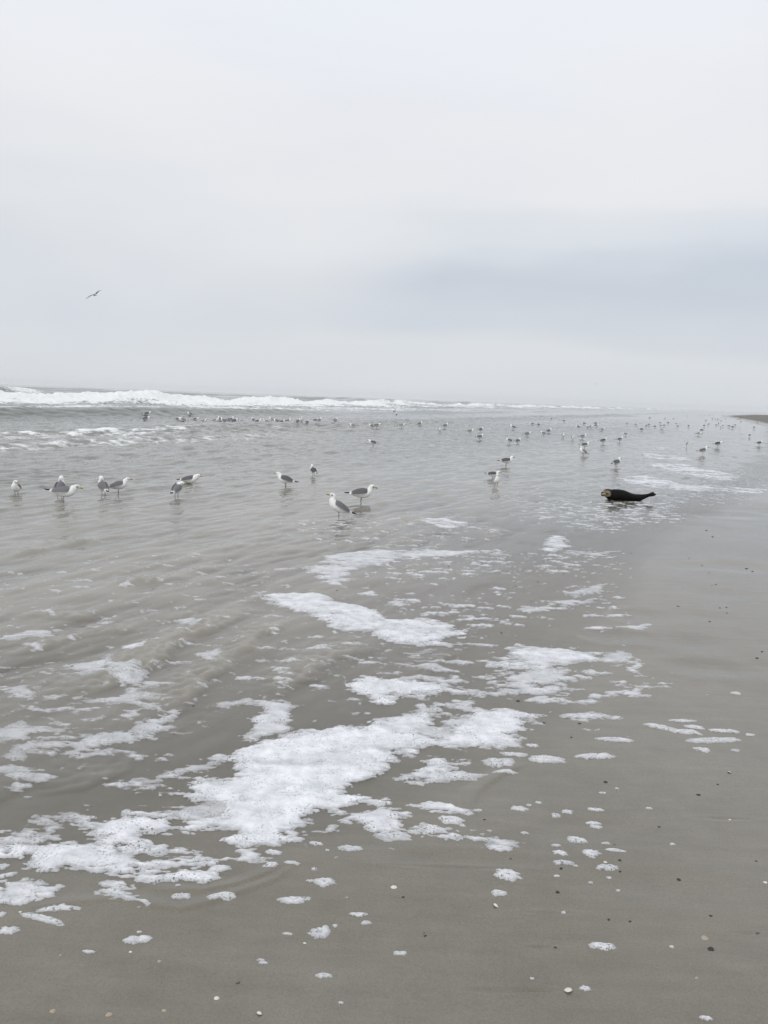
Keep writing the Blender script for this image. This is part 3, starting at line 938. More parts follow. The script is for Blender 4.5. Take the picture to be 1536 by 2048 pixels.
# single foam patches left lying on bare sand: region phrase -> (cx, cy, width, height, tilt) in photo pixels
PATCHES = {
    'in the lower left corner': [(18, 1861, 38, 16, -4), (85, 1838, 104, 12, 12), (3, 1829, 18, 10, 0), (118, 1818, 84, 11, -6),
                                 (12, 1751, 44, 9, -18), (5, 1733, 22, 13, 0), (50, 1759, 17, 6, -10)],
    'below the left foam raft': [(362, 1793, 40, 12, -3), (442, 1795, 56, 14, -6), (275, 1881, 54, 16, -8), (279, 1866, 11, 4, 0),
                                 (178, 1905, 27, 6, 4), (437, 1738, 46, 13, -10), (356, 1773, 12, 4, 0)],
    'below the middle of the foam': [(547, 1705, 34, 9, 4), (544, 1731, 22, 12, 8), (585, 1727, 33, 6, 2), (649, 1764, 42, 16, -2),
                                     (621, 1762, 17, 5, 3), (629, 1739, 12, 6, 0), (588, 1800, 68, 13, -4), (591, 1680, 37, 10, -6),
                                     (632, 1687, 29, 6, 4), (700, 1697, 52, 10, 0), (528, 1733, 8, 4, 0), (655, 1701, 9, 4, 0)],
    'near the bottom centre': [(716, 1830, 39, 7, 0), (732, 1848, 20, 8, -6), (641, 1865, 42, 22, -22), (670, 1853, 10, 6, 0),
                               (575, 1868, 20, 5, 4), (800, 1907, 27, 8, -2), (648, 1954, 33, 10, 0), (522, 1922, 16, 5, 0),
                               (682, 2009, 11, 5, 0), (526, 1928, 20, 5, 0)],
    'by the long streak': [(1016, 1752, 54, 22, 4), (998, 1788, 32, 11, 4), (1001, 1698, 50, 11, 2), (902, 1640, 50, 15, 6),
                                              (1038, 1618, 33, 10, 4), (1058, 1611, 12, 4, 0), (1077, 1606, 13, 4, 0), (1050, 1668, 16, 5, 0),
                                              (955, 1621, 20, 5, 0), (925, 1652, 13, 5, 0)],
    'right of the long streak': [(1135, 1625, 22, 7, 2), (1112, 1632, 20, 8, 8), (1191, 1621, 33, 6, 3), (1187, 1647, 33, 6, 0),
                                                     (1193, 1654, 24, 6, 2), (1155, 1681, 38, 14, 6), (1211, 1689, 18, 5, 0), (1120, 1708, 28, 9, 4),
                                                     (1112, 1693, 20, 5, -4), (1128, 1728, 44, 9, 2), (1151, 1735, 11, 4, 0), (1184, 1709, 36, 14, 0),
                                                     (1231, 1704, 40, 6, 4), (1214, 1738, 44, 11, -2), (1113, 1755, 13, 4, 0), (1218, 1758, 11, 4, 0),
                                                     (1181, 1768, 10, 4, 0), (1205, 1587, 15, 4, 0), (1234, 1579, 9, 4, 0)],
    'at the lower right': [(1204, 1896, 52, 14, 2), (1170, 1981, 22, 10, 6), (1345, 1692, 12, 4, 0), (1411, 2043, 26, 9, 0), (1343, 1898, 10, 5, 0),
                           (1298, 1619, 13, 4, 0), (1127, 1828, 10, 4, 0), (1064, 1960, 9, 4, 0), (1236, 1784, 9, 4, 0)],
    'on bare sand at right': [(1094, 1519, 70, 14, 0), (1190, 1513, 82, 11, -2), (998, 1525, 62, 18, -4), (1028, 1509, 54, 8, 4),
                                      (1010, 1546, 52, 6, -3), (1405, 1501, 32, 8, 4), (1326, 1457, 74, 9, 12), (1375, 1466, 56, 9, 4),
                                      (1425, 1482, 116, 9, -3), (1230, 1480, 78, 7, 1), (1163, 1432, 92, 9, -2), (1471, 1388, 20, 6, 3),
                                      (1448, 1464, 58, 6, 2), (1365, 1443, 58, 5, 0), (1500, 1472, 20, 4, 0), (1066, 1491, 22, 6, 2),
                                      (1470, 1503, 18, 5, 0), (1388, 1456, 40, 7, 6)],
}


def foam_patch(cx, cy, wpx, hpx, tilt, label, group, seed):
    s = ppm(cx, cy)
    c = ground(cx, cy)
    a0 = ground(cx, cy - hpx / 2); a1 = ground(cx, cy + hpx / 2)
    hw = wpx / s / 2; hd = abs(a0[1] - a1[1]) / 2
    rng = np.random.default_rng(seed)
    nr, ns = 7, 56
    th = np.linspace(0, 2 * math.pi, ns, endpoint=False)
    ph = rng.uniform(0, 99)
    elong = hw / max(hd, 1e-3)
    rad = 1 + 0.26 * fbm(np.cos(th) * 1.6 + ph, np.sin(th) * 1.6, 3, seed) + 0.18 * perlin(np.cos(th) * 5 + ph, np.sin(th) * 5, seed)
    rad = np.clip(rad, .55, 1.5)
    wmod = np.clip(1 + .45 * fbm(np.cos(th) * elong * .9 + ph, np.sign(np.sin(th)) * 3.0, 3, seed + 3), .45, 1.6)
    bend = rng.uniform(-.35, .35)
    ta = math.atan2(math.tan(math.radians(-tilt)) * 1.0 * hd * 2 / max(hpx, 1) * s, 1.0)
    V = [(0, 0, 1.0, 1.0)]
    rr = np.array([.3, .55, .75, .9, 1.0, 1.06])
    for r_ in rr:
        for k in range(ns):
            ct, st_ = math.cos(th[k]), math.sin(th[k])
            px = math.copysign(abs(ct) ** .8, ct) * (1 + (rad[k] - 1) * min(1, 1.6 / elong)) * r_ * hw
            py = math.copysign(abs(st_) ** .8, st_) * rad[k] * r_ * hd * wmod[k] + bend * hd * ((px / hw) ** 2 - .4)
            V.append((px * math.cos(ta) - py * math.sin(ta), px * math.sin(ta) + py * math.cos(ta), 1 - r_, r_))
    V = np.array(V)
    wx, wy = V[:, 0] + c[0], V[:, 1] + c[1]
    zs = surf_z(wx, wy)
    z0 = surf_z(c[0], c[1])[0]
    dome = np.clip(1 - V[:, 3] ** 3, 0, 1)
    hh = min(0.009, 0.18 * min(hw, hd) + .003)
    z = zs - z0 + np.where(V[:, 3] > 1.01, -0.004, dome * hh * (1 + .45 * fbm(wx * 40, wy * 40, 2, seed)) + .0006)
    idx = lambda ring, k: 1 + ring * ns + k % ns
    tris = []
    for k in range(ns):
        tris.append((0, idx(0, k), idx(0, k + 1)))
        for r_ in range(len(rr) - 1):
            tris.append((idx(r_, k), idx(r_ + 1, k), idx(r_ + 1, k + 1)))
            tris.append((idx(r_, k), idx(r_ + 1, k + 1), idx(r_, k + 1)))
    o = mesh_np('foam_patch', np.stack((V[:, 0], V[:, 1], z), 1), tris, M_FOAM,
                {'thick': np.full(len(V), .66 if wpx > 20 else .5), 'edge': np.clip((1.04 - V[:, 3]) * .8, 0, 1)})
    o.location = (c[0], c[1], z0)
    tag(o, label, 'foam', group)


def size_word(w):
    return 'tiny' if w < 14 else 'small' if w < 30 else 'medium' if w < 55 else 'long'


_sd = 900
for reg, lst in PATCHES.items():
    for k, p in enumerate(sorted(lst)):
        _sd += 1
        foam_patch(*p, f'{size_word(p[2])} white foam patch {reg}, {ORD[k]} from left there', 'loose foam patches on the wet sand', _sd)


# ------------------------------------------------------------------ lofted bodies
def catmull(P, sub):
    P = np.asarray(P, float)
    out = []
    n = len(P)
    for i in range(n - 1):
        p0 = P[max(i - 1, 0)]; p1 = P[i]; p2 = P[i + 1]; p3 = P[min(i + 2, n - 1)]
        for k in range(sub):
            t = k / sub
            out.append(.5 * ((2 * p1) + (-p0 + p2) * t + (2 * p0 - 5 * p1 + 4 * p2 - p3) * t * t + (-p0 + 3 * p1 - 3 * p2 + p3) * t ** 3))
    out.append(P[-1])
    return np.array(out)


def loft(rings, segs=14, sub=3, side_shear=0.0):
    """rings: (x, y, z, half width, half height); a skin round the spine, closed at both ends"""
    R_ = catmull(rings, sub)
    c = R_[:, :3]; w = np.maximum(R_[:, 3], .0005); h = np.maximum(R_[:, 4], .0005)
    t = np.gradient(c, axis=0); t /= np.linalg.norm(t, axis=1)[:, None]
    right = np.cross(t, np.array((0, 0, 1.0)))
    ln = np.linalg.norm(right, axis=1)
    right = np.where(ln[:, None] > .15, right / np.maximum(ln, 1e-6)[:, None], np.array((0, -1.0, 0)))
    up = np.cross(right, t)
    up /= np.linalg.norm(up, axis=1)[:, None]
    th = np.linspace(0, 2 * math.pi, segs, endpoint=False)
    cs, sn = np.cos(th), np.sin(th)
    V = c[:, None, :] + right[:, None, :] * (w[:, None] * cs[None])[:, :, None] + up[:, None, :] * (h[:, None] * sn[None])[:, :, None]
    if side_shear:
        V = V - right[:, None, :] * 0 + np.array((0, 1.0, 0)) * (sn[None, :, None] * h[:, None, None]) * side_shear
    n = len(c)
    V = V.reshape(-1, 3)
    Q = []
    for i in range(n - 1):
        for k in range(segs):
            k2 = (k + 1) % segs
            Q.append((i * segs + k, i * segs + k2, (i + 1) * segs + k2, (i + 1) * segs + k))
    V = np.vstack((V, c[:1], c[-1:]))
    a, b = len(V) - 2, len(V) - 1
    for k in range(segs):
        k2 = (k + 1) % segs
        Q.append((a, k2, k, k)); Q.append((b, (n - 1) * segs + k, (n - 1) * segs + k2, (n - 1) * segs + k2))
    meta = {'ring': np.concatenate((np.repeat(np.linspace(0, 1, n), segs), [0, 1])), 'sn': np.concatenate((np.tile(sn, n), [0, 0])),
            'cs': np.concatenate((np.tile(cs, n), [0, 0]))}
    return V, Q, meta


def poly_mesh(name, V, Q, mat, cols=None, smooth=True):
    faces = [tuple(dict.fromkeys(q)) for q in Q]
    me = bpy.data.meshes.new(name)
    me.from_pydata([tuple(v) for v in V], [], faces)
    me.polygons.foreach_set('use_smooth', [smooth] * len(me.polygons))
    if cols is not None:
        at = me.attributes.new('col', 'FLOAT_COLOR', 'POINT')
        c = np.ones((len(V), 4), dtype=np.float32); c[:, :3] = cols
        at.data.foreach_set('color', c.ravel())
    me.materials.append(mat)
    me.update()
    return me


WHITE = np.array((.86, .86, .85))


def rot_y(V, ang, piv):
    V = V - piv
    c, s = math.cos(ang), math.sin(ang)
    out = V.copy()
    out[:, 0] = V[:, 0] * c - V[:, 2] * s
    out[:, 2] = V[:, 0] * s + V[:, 2] * c
    return out + piv


def gull_parts(pitch=0.0, neck=1.0, yaw=0.0, grey=.20, smudge=.5, segs=14, sub=3):
    """vertices and faces of a standing gull facing +x; pitch lifts the breast, neck 0 (drawn in) .. 1 (up), yaw turns the head"""
    n = neck
    hx, hz = .146 + .035 * (1 - n), .272 + .062 * n
    rings = [(-.250, 0, .186, .024, .004), (-.215, 0, .189, .036, .010), (-.165, 0, .194, .044, .023), (-.10, 0, .198, .068, .052),
             (-.03, 0, .202, .084, .073), (.04, 0, .208, .089, .081), (.095, 0, .224, .078, .076),
             (.128, 0, .246 + .008 * n, .062, .062), (.142 + .004 * (1 - n), 0, .264 + .018 * n, .051, .054), (hx - .004, 0, hz - .026, .045, .046),
             (hx + .012, 0, hz, .043, .044), (hx + .038, 0, hz + .006, .036, .037), (hx + .060, 0, hz + .001, .020, .022), (hx + .069, 0, hz - .001, .009, .010)]
    V, Q, me = loft(rings, segs, sub)
    piv = np.array((0, 0, .20))
    x, z = V[:, 0], V[:, 2]
    cols = np.tile(WHITE, (len(V), 1))
    # grey saddle across the back
    back = sstep(.25, .6, me['sn']) * sstep(-.19, -.14, x) * sstep(.115, .085, x)
    cols = cols * (1 - back[:, None]) + np.array((grey, grey, grey * 1.05)) * back[:, None]
    # brownish winter streaks on hind neck, dusky patch round the eye
    hind = sstep(.0, .8, me['sn']) * sstep(.62, .70, me['ring']) * sstep(.95, .8, me['ring'])
    cols *= (1 - .25 * smudge * hind * (0.5 + .5 * np.sign(np.sin(x * 410) + np.sin(z * 530))))[:, None]
    eye = np.exp(-(((x - hx - .040) / .019) ** 2 + ((z - hz - .008) / .014) ** 2)) * (np.abs(me['cs']) > .3)
    cols *= (1 - .80 * smudge * np.clip(eye * 1.4, 0, 1))[:, None]
    parts = {}

    def turn_head(P):
        w = sstep(.225, hz - .02, P[:, 2] - (P[:, 0] < .06) * 1.0)[:, None]
        a = yaw * w
        px, py = P[:, :1] - .138, P[:, 1:2]
        P2 = P.copy()
        P2[:, :1] = .138 + px * np.cos(a) - py * np.sin(a)
        P2[:, 1:2] = px * np.sin(a) + py * np.cos(a)
        return P2

    def fin(P):
        return rot_y(P, pitch, piv)
    parts['body'] = [(fin(turn_head(V)), Q, cols)]
    bl = [(hx + .054, 0, hz - .002, .013, .015), (hx + .080, 0, hz - .004, .010, .012), (hx + .106, 0, hz - .008, .008, .012),
          (hx + .120, 0, hz - .017, .003, .005)]
    Vb, Qb, _ = loft(bl, 8, 2)
    parts['bill'] = [(fin(turn_head(Vb)), Qb, np.tile((.36, .27, .10), (len(Vb), 1)))]
    ey = []
    for s in (-1, 1):
        Ve, Qe, _ = loft([(hx + .029, s * .0335, hz + .012, .001, .001), (hx + .033, s * .0345, hz + .012, .0055, .0055),
                          (hx + .039, s * .0335, hz + .012, .0055, .0055), (hx + .043, s * .0315, hz + .012, .001, .001)], 6, 1)
        ey.append((fin(turn_head(Ve)), Qe, np.tile((.01, .01, .01), (len(Ve), 1))))
    parts['eye'] = ey
    wings, tips = [], []
    for s in (-1, 1):
        wr = [(.106, s * .052, .250, .006, .018), (.080, s * .066, .250, .012, .037), (.03, s * .077, .244, .014, .049), (-.04, s * .074, .232, .014, .049),
              (-.10, s * .058, .217, .012, .041), (-.15, s * .042, .208, .010, .031), (-.19, s * .026, .203, .008, .020), (-.205, s * .022, .203, .006, .014)]
        Vw, Qw, mw = loft(wr, 12, 2, side_shear=-s * .42)
        cw = np.tile((grey, grey, grey * 1.06), (len(Vw), 1))
        wh = sstep(-.165, -.185, Vw[:, 0])[:, None]
        cw = cw * (1 - wh) + WHITE * wh
        lo = (sstep(-.75, -.95, mw['sn']) * sstep(.05, .2, mw['ring']))[:, None]
        cw = cw * (1 - lo) + WHITE * lo
        wings.append((fin(Vw), Qw, cw))
        tr_ = [(-.185, s * .026, .203, .006, .015), (-.225, s * .018, .205, .006, .013), (-.265, s * .010, .208, .004, .009), (-.300, s * .004, .212, .002, .003)]
        Vt, Qt, _ = loft(tr_, 8, 2, side_shear=-s * .3)
        tips.append((fin(Vt), Qt, np.tile((.018, .018, .020), (len(Vt), 1))))
    parts['wing'] = wings; parts['wing_tip'] = tips
    legs = []
    for s in (-1, 1):
        lr = [(.012, s * .030, .160, .012, .012), (.006, s * .030, .125, .007, .007), (-.004, s * .030, .090, .0065, .0065), (.0, s * .030, .045, .0055, .0055),
              (.004, s * .030, .004, .006, .006)]
        Vl, Ql, _ = loft(lr, 7, 2)
        # webbed foot
        k = len(Vl)
        ft = np.array([(-.006, s * .030, .010), (.052, s * .030 - .026, 0), (.058, s * .030, 0), (.050, s * .030 + .026, 0), (-.012, s * .030, 0),
                       (.045, s * .030 - .02, -.003), (.045, s * .030 + .02, -.003)])
        Vl = np.vstack((Vl, ft))
        Ql = Ql + [(k, k + 1, k + 2, k + 2), (k, k + 2, k + 3, k + 3), (k, k + 4, k + 1, k + 1), (k, k + 3, k + 4, k + 4), (k + 4, k + 5, k + 1, k + 1), (k + 4, k + 3, k + 6, k + 6), (k + 4, k + 6, k + 5, k + 5)]
        legs.append((Vl, Ql, np.tile((.20, .155, .13), (len(Vl), 1))))
    parts['leg'] = legs
    return parts


_proto = {}


def gull_meshes(key, **kw):
    if key not in _proto:
        P = gull_parts(**kw)
        M = {'body': M_PLUME, 'bill': M_BILL, 'eye': M_EYE, 'wing': M_PLUME, 'wing_tip': M_BLACK, 'leg': M_LEG}
        _proto[key] = {k: [poly_mesh(k, V, Q, M[k], c) for V, Q, c in lst] for k, lst in P.items()}
    return _proto[key]


def whole_mesh(key, legs=True, **kw):
    """the same gull as one low mesh, for birds only a few pixels long"""
    if key not in _proto:
        P = gull_parts(segs=9, sub=2, **kw)
        V, Q, C, off = [], [], [], 0
        for k, lst in P.items():
            if k == 'eye' or (k == 'leg' and not legs):
                continue
            for v, q, c in lst:
                V.append(v); C.append(c)
                Q += [tuple(i + off for i in f) for f in q]
                off += len(v)
        _proto[key] = poly_mesh('gull', np.vstack(V), Q, M_PLUME, np.vstack(C))
    return _proto[key]


POSES = {'alert': dict(pitch=.10, neck=1.0), 'level': dict(pitch=-.02, neck=.75), 'tall': dict(pitch=.38, neck=.9),
         'hunched': dict(pitch=.05, neck=.15), 'low': dict(pitch=-.10, neck=.45), 'look_l': dict(pitch=.08, neck=.9, yaw=.9),
         'look_r': dict(pitch=.08, neck=.9, yaw=-.9), 'upright': dict(pitch=.22, neck=1.0), 'stout': dict(pitch=.14, neck=.45), 'preen': dict(pitch=.20, neck=.2, yaw=-1.5)}


def near_gull(px, py, deg, pose, label, scale=.87, grey=.18, smudge=.5, sink=.035, onelegged=False, group='gulls wading in the shallows'):
    x, y = ground(px, py)
    z = surf_z(x, y)[0]
    ms = gull_meshes((pose, grey, smudge), grey=grey, smudge=smudge, **POSES[pose])
    root = empty('gull', (x, y, z - sink), math.radians(deg), scale)
    tag(root, label, 'gull', group)
    new_obj('body', ms['body'][0], root)
    new_obj('bill', ms['bill'][0], root)
    for m in ms['eye']:
        new_obj('eye', m, root)
    for w, t in zip(ms['wing'], ms['wing_tip']):
        wo = new_obj('wing', w, root)
        new_obj('wing_tip', t, wo)
    for m in (ms['leg'][:1] if onelegged else ms['leg']):
        new_obj('leg', m, root)
    return root


def far_gull(px, py, deg, pose, label, group, scale=.87, grey=.17, floating=False, centre=True):
    hz = HORIZON_Y + SLOPE * (px - 768)
    fy = hz + (py - hz) / (.95 if floating else .885) if centre else py
    x, y = ground(px, fy)
    z = surf_z(x, y)[0]
    me = whole_mesh(('far', pose, grey, floating), legs=not floating, grey=grey, smudge=.3, **POSES[pose])
    o = new_obj('gull', me)
    o.location = (x, y, z - (.128 * scale if floating else .045))
    o.rotation_euler = (0, 0, math.radians(deg))
    o.scale = (scale,) * 3
    tag(o, label, 'gull', group)
    return o


# heading: 0 = towards the right of the picture, 180 = left, 90 = away, -90 = towards the camera
near_gull(33, 990, -78, 'look_l', 'gull facing the camera, white breast, nearest the left edge', .72, .18, .5)
near_gull(119, 993, 95, 'upright', 'gull seen from behind, half hidden by a long low gull at left', .80, .18, .4)
near_gull(128, 1008, 3, 'low', 'long low gull facing right with dusky head and raised black tail tip', .92, .19, .95, onelegged=True)
near_gull(207, 990, 128, 'upright', 'gull turned away and left, its tail touching its right neighbour', .80, .18, .3)
near_gull(237, 986, 14, 'stout', 'gull facing right with white head, right bird of the touching pair', .80, .17, .5)
near_gull(353, 995, 80, 'preen', 'gull seen from behind with bowed grey back, in front of a crouching gull', .78, .19, .3)
near_gull(379, 967, -8, 'hunched', 'crouching dark winged gull facing right behind the bird seen from behind', .84, .13, .3, sink=.10)
near_gull(571, 974, 174, 'stout', 'dark winged gull facing left with white breast, left of the pair of nearest gulls', .82, .12, .3)
near_gull(627, 953, 122, 'upright', 'small dark gull turned away beyond the white breasted gull facing left', .62, .10, .2)
near_gull(678, 1036, 193, 'tall', 'nearest gull, facing left with sloping grey back and black tail end', .88, .17, .9, onelegged=True)
near_gull(722, 1006, 6, 'level', 'dusky headed gull facing right just behind the nearest gull', .92, .13, .95)
near_gull(746, 893, 160, 'hunched', 'lone gull facing left in open shallow water beyond the nearest gulls', .78, .12, .4)
near_gull(1012, 932, 12, 'level', 'gull facing right beyond the two overlapping gulls left of the seal', .86, .11, .4)
near_gull(985, 956, 2, 'low', 'dark winged gull facing right, hidden in part by one facing the camera', .66, .10, .3, sink=.05)
near_gull(992, 974, -85, 'upright', 'white breasted gull facing the camera, front of an overlapping pair', .70, .18, .3)
near_gull(1232, 934, 35, 'alert', 'dark gull turned right and away, directly behind the seal', .80, .12, .2)
near_gull(1166, 911, 188, 'tall', 'pale gull facing left in front of a dark one, behind and left of the seal', .80, .18, .3)
near_gull(1169, 897, 5, 'level', 'dark backed gull facing right behind a pale gull facing left', .84, .10, .4)
near_gull(1206, 888, 8, 'look_r', 'long dark gull facing right with bright white breast, beyond the overlapping pair', .92, .11, .5)
near_gull(1239, 884, 14, 'alert', 'gull with head held high right of the long dark gull', .82, .14, .3)
near_gull(1405, 909, 4, 'alert', 'gull on one leg facing right above the foam, right of the seal', .88, .14, .2, onelegged=True)
near_gull(1435, 894, 2, 'hunched', 'black backed gull hunched facing right, right of the one legged gull', .92, .07, .5)
near_gull(1518, 891, 10, 'hunched', 'dark winged gull facing right at the right edge of the picture', .80, .11, .3)
near_gull(1499, 874, 85, 'alert', 'gull seen from behind with bright head, near the right edge', .72, .18, .0)
near_gull(1019, 888, 150, 'hunched', 'left bird of the side by side pair beyond the gulls left of the seal', .72, .12, .3)
near_gull(1035, 887, 30, 'level', 'right bird of the side by side pair beyond the gulls left of the seal', .76, .12, .3)
near_gull(1251, 872, 80, 'hunched', 'gull seen from behind beyond the one with its head held high', .74, .13, .3)

FLOCKS = {
    ('floating', 'gulls bathing off the beach', 'tiny gull afloat in the bathing flock by the dark swell at left, {} from left'):
        [(291, 838), (294, 833), (357, 838), (366, 840), (380, 832), (391, 838), (408, 841), (430, 840), (441, 840), (448, 842), (456, 838),
         (461, 840), (468, 844), (481, 845), (507, 842), (516, 845), (532, 845), (545, 840), (554, 845), (563, 846), (576, 843), (595, 849),
         (603, 847), (614, 849), (631, 841), (638, 842), (670, 843)],
    ('standing', 'gulls in the middle distance', 'tiny gull in the loose line across the centre shallows, {} from left'):
        [(706, 848), (744, 851), (753, 852), (803, 851), (839, 846), (879, 859), (890, 851), (940, 860), (961, 857), (959, 871), (1026, 854),
         (1064, 846), (1077, 848)],
    ('standing2', 'gulls beyond the seal', 'tiny gull in the group far behind and left of the seal, {} from left'):
        [(1054, 866), (1087, 864), (1097, 860), (1126, 869), (1145, 873), (1165, 871), (1156, 852), (1167, 846), (1175, 852), (1182, 853),
         (1191, 845), (1193, 850), (1204, 857), (1102, 836), (1128, 841), (1254, 845), (1272, 848)],
    ('standing3', 'gulls along the distant waterline', 'tiny gull in the crowd beyond the foam right of the seal, {} from left'):
        [(1283, 857), (1292, 850), (1298, 848), (1310, 851), (1321, 844), (1321, 850), (1328, 850), (1325, 858), (1336, 845), (1330, 836),
         (1347, 836), (1352, 846), (1354, 851), (1377, 850), (1402, 859), (1397, 865), (1412, 840), (1416, 847), (1408, 850), (1299, 835)],
    ('standing4', 'gulls on the distant sand spit', 'tiny gull in the farthest crowd beside the dark sand, {} from left'):
        [(1425, 837), (1431, 837), (1436, 838), (1442, 840), (1400, 830), (1409, 830), (1419, 830), (1426, 830), (1445, 834), (1451, 836),
         (1432, 848), (1437, 846), (1441, 852), (1446, 850), (1458, 851), (1465, 853), (1470, 849), (1481, 842), (1515, 843), (1508, 853), (1375, 831)],
}
_fp = ['hunched', 'level', 'alert', 'low']
for (typ, grp, lab), lst in FLOCKS.items():
    for k, (px, py) in enumerate(sorted(lst)):
        fl = typ == 'floating'
        side = random.random()
        deg = random.gauss(5, 30) if side < .62 else random.gauss(180, 28) if side < .86 else random.choice((90, -90)) + random.gauss(0, 15)
        far_gull(px, py, deg, random.choice(['hunched', 'alert', 'level'] if not fl else ['hunched', 'alert', 'level']), lab.format(ORD[k]), grp,
                 random.uniform(.80, .98) * (1.1 if fl else 1), random.choice((.13, .18, .25)), fl)


# a small wader by itself
def wader():
    x, y = ground(1373, 894)
    z = surf_z(x, y)[0]
    root = empty('wader', (x, y, z - .02), math.radians(20), .62)
    tag(root, 'small thin grey wading bird standing upright left of the one legged gull', 'bird')
    R_ = [(-.11, 0, .22, .010, .004), (-.06, 0, .235, .03, .026), (0, 0, .262, .042, .040), (.045, 0, .300, .033, .034), (.058, 0, .345, .018, .019),
          (.064, 0, .385, .019, .020), (.080, 0, .398, .016, .017), (.095, 0, .397, .007, .008)]
    V, Q, me = loft(R_, 10, 2)
    cols = np.tile((.20, .19, .18), (len(V), 1)); cols[me['sn'] < -.3] = (.45, .44, .42)
    new_obj('body', poly_mesh('body', V, Q, M_PLUME, cols), root)
    V, Q, me = loft([(.09, 0, .397, .005, .006), (.13, 0, .390, .003, .004), (.155, 0, .384, .001, .002)], 6, 2)
    new_obj('bill', poly_mesh('bill', V, Q, M_BLACK), root)
    for s in (-1, 1):
        V, Q, me = loft([(.0, s * .016, .235, .008, .008), (-.006, s * .016, .14, .005, .005), (0, s * .016, 0, .005, .005)], 6, 2)
        new_obj('leg', poly_mesh('leg', V, Q, M_LEG), root)


wader()


# gulls on the wing
def flying_gull(px, py, dist, heading, bank, pitch, scale, label, dark=1.0):
    d = _F * FPX + _R * (px - 768.0) + _U * (1024.0 - py)
    d = d / np.linalg.norm(d[:2])
    p = np.array((0, 0, H_CAM)) + d * dist
    root = bpy.data.objects.new('flying_gull', None)
    COL.objects.link(root)
    root.location = p
    root.rotation_euler = Euler((math.radians(bank), math.radians(pitch), math.radians(heading)), 'XYZ')
    root.scale = (scale,) * 3
    tag(root, label, 'gull', 'gulls on the wing')
    R_ = [(-.24, 0, 0, .055, .004), (-.19, 0, .001, .038, .010), (-.12, 0, 0, .042, .030), (-.03, 0, -.003, .058, .050), (.06, 0, -.002, .058, .052),
          (.12, 0, .006, .046, .044), (.165, 0, .016, .036, .036), (.20, 0, .020, .034, .034), (.225, 0, .018, .026, .027), (.245, 0, .012, .010, .011)]
    V, Q, me = loft(R_, 12, 2)
    cols = np.tile(WHITE * dark, (len(V), 1))
    up = sstep(.2, .6, me['sn']) * sstep(-.18, -.12, V[:, 0]) * sstep(.14, .10, V[:, 0])
    cols = cols * (1 - up[:, None]) + np.array((.13, .13, .14)) * up[:, None]
    new_obj('body', poly_mesh('body', V, Q, M_PLUME, cols), root)
    V, Q, me = loft([(.235, 0, .012, .009, .011), (.27, 0, .008, .006, .008), (.292, 0, .002, .002, .003)], 7, 2)
    new_obj('bill', poly_mesh('bill', V, Q, M_BILL), root)
    for s in (-1, 1):
        wr = [(.05, s * .03, .02, .085, .014), (.065, s * .14, .07, .080, .012), (.085, s * .26, .115, .072, .010), (.07, s * .36, .11, .058, .007), (.04, s * .45, .09, .046, .005)]
        V, Q, me = wing_loft(wr)
        cw = np.tile((.14, .14, .15), (len(V), 1)) if dark > .9 else np.tile((.55, .56, .57), (len(V), 1))
        w = new_obj('wing', poly_mesh('wing', V, Q, M_PLUME, cw), root)
        tr_ = [(.045, s * .43, .095, .047, .005), (.01, s * .53, .07, .034, .004), (-.05, s * .63, .035, .016, .002), (-.075, s * .66, .025, .004, .001)]
        V, Q, me = wing_loft(tr_)
        new_obj('wing_tip', poly_mesh('wing_tip', V, Q, M_BLACK), w)


def wing_loft(rings, segs=10, sub=3):
    """flat aerofoil: chord along x, thickness along z"""
    R_ = catmull(rings, sub)
    th = np.linspace(0, 2 * math.pi, segs, endpoint=False)
    V = np.zeros((len(R_), segs, 3))
    V[:, :, 0] = R_[:, 0:1] + R_[:, 3:4] * np.cos(th)[None]
    V[:, :, 1] = R_[:, 1:2]
    V[:, :, 2] = R_[:, 2:3] + R_[:, 4:5] * np.sin(th)[None] - (0.12 * R_[:, 3:4]) * (np.cos(th)[None] ** 2)
    n = len(R_); V = V.reshape(-1, 3); Q = []
    for i in range(n - 1):
        for k in range(segs):
            k2 = (k + 1) % segs
            Q.append((i * segs + k, i * segs + k2, (i + 1) * segs + k2, (i + 1) * segs + k))
    Q.append(tuple(range(segs))); Q.append(tuple(range((n - 1) * segs, n * segs)))
    return V, Q, None


flying_gull(189, 590, 44, -30, 30, 5, .82, 'dark gull banking in flight alone in the sky at left')
flying_gull(789, 823, 55, 20, 35, 0, .85, 'pale gull flying low over the surf in the centre', .85)
flying_gull(1193, 768, 160, 10, 10, 0, .6, 'minute gull flying above the horizon right of centre')
flying_gull(1479, 838, 105, 15, -20, 0, .9, 'gull with open wings flying low before the dark sand at right', .85)


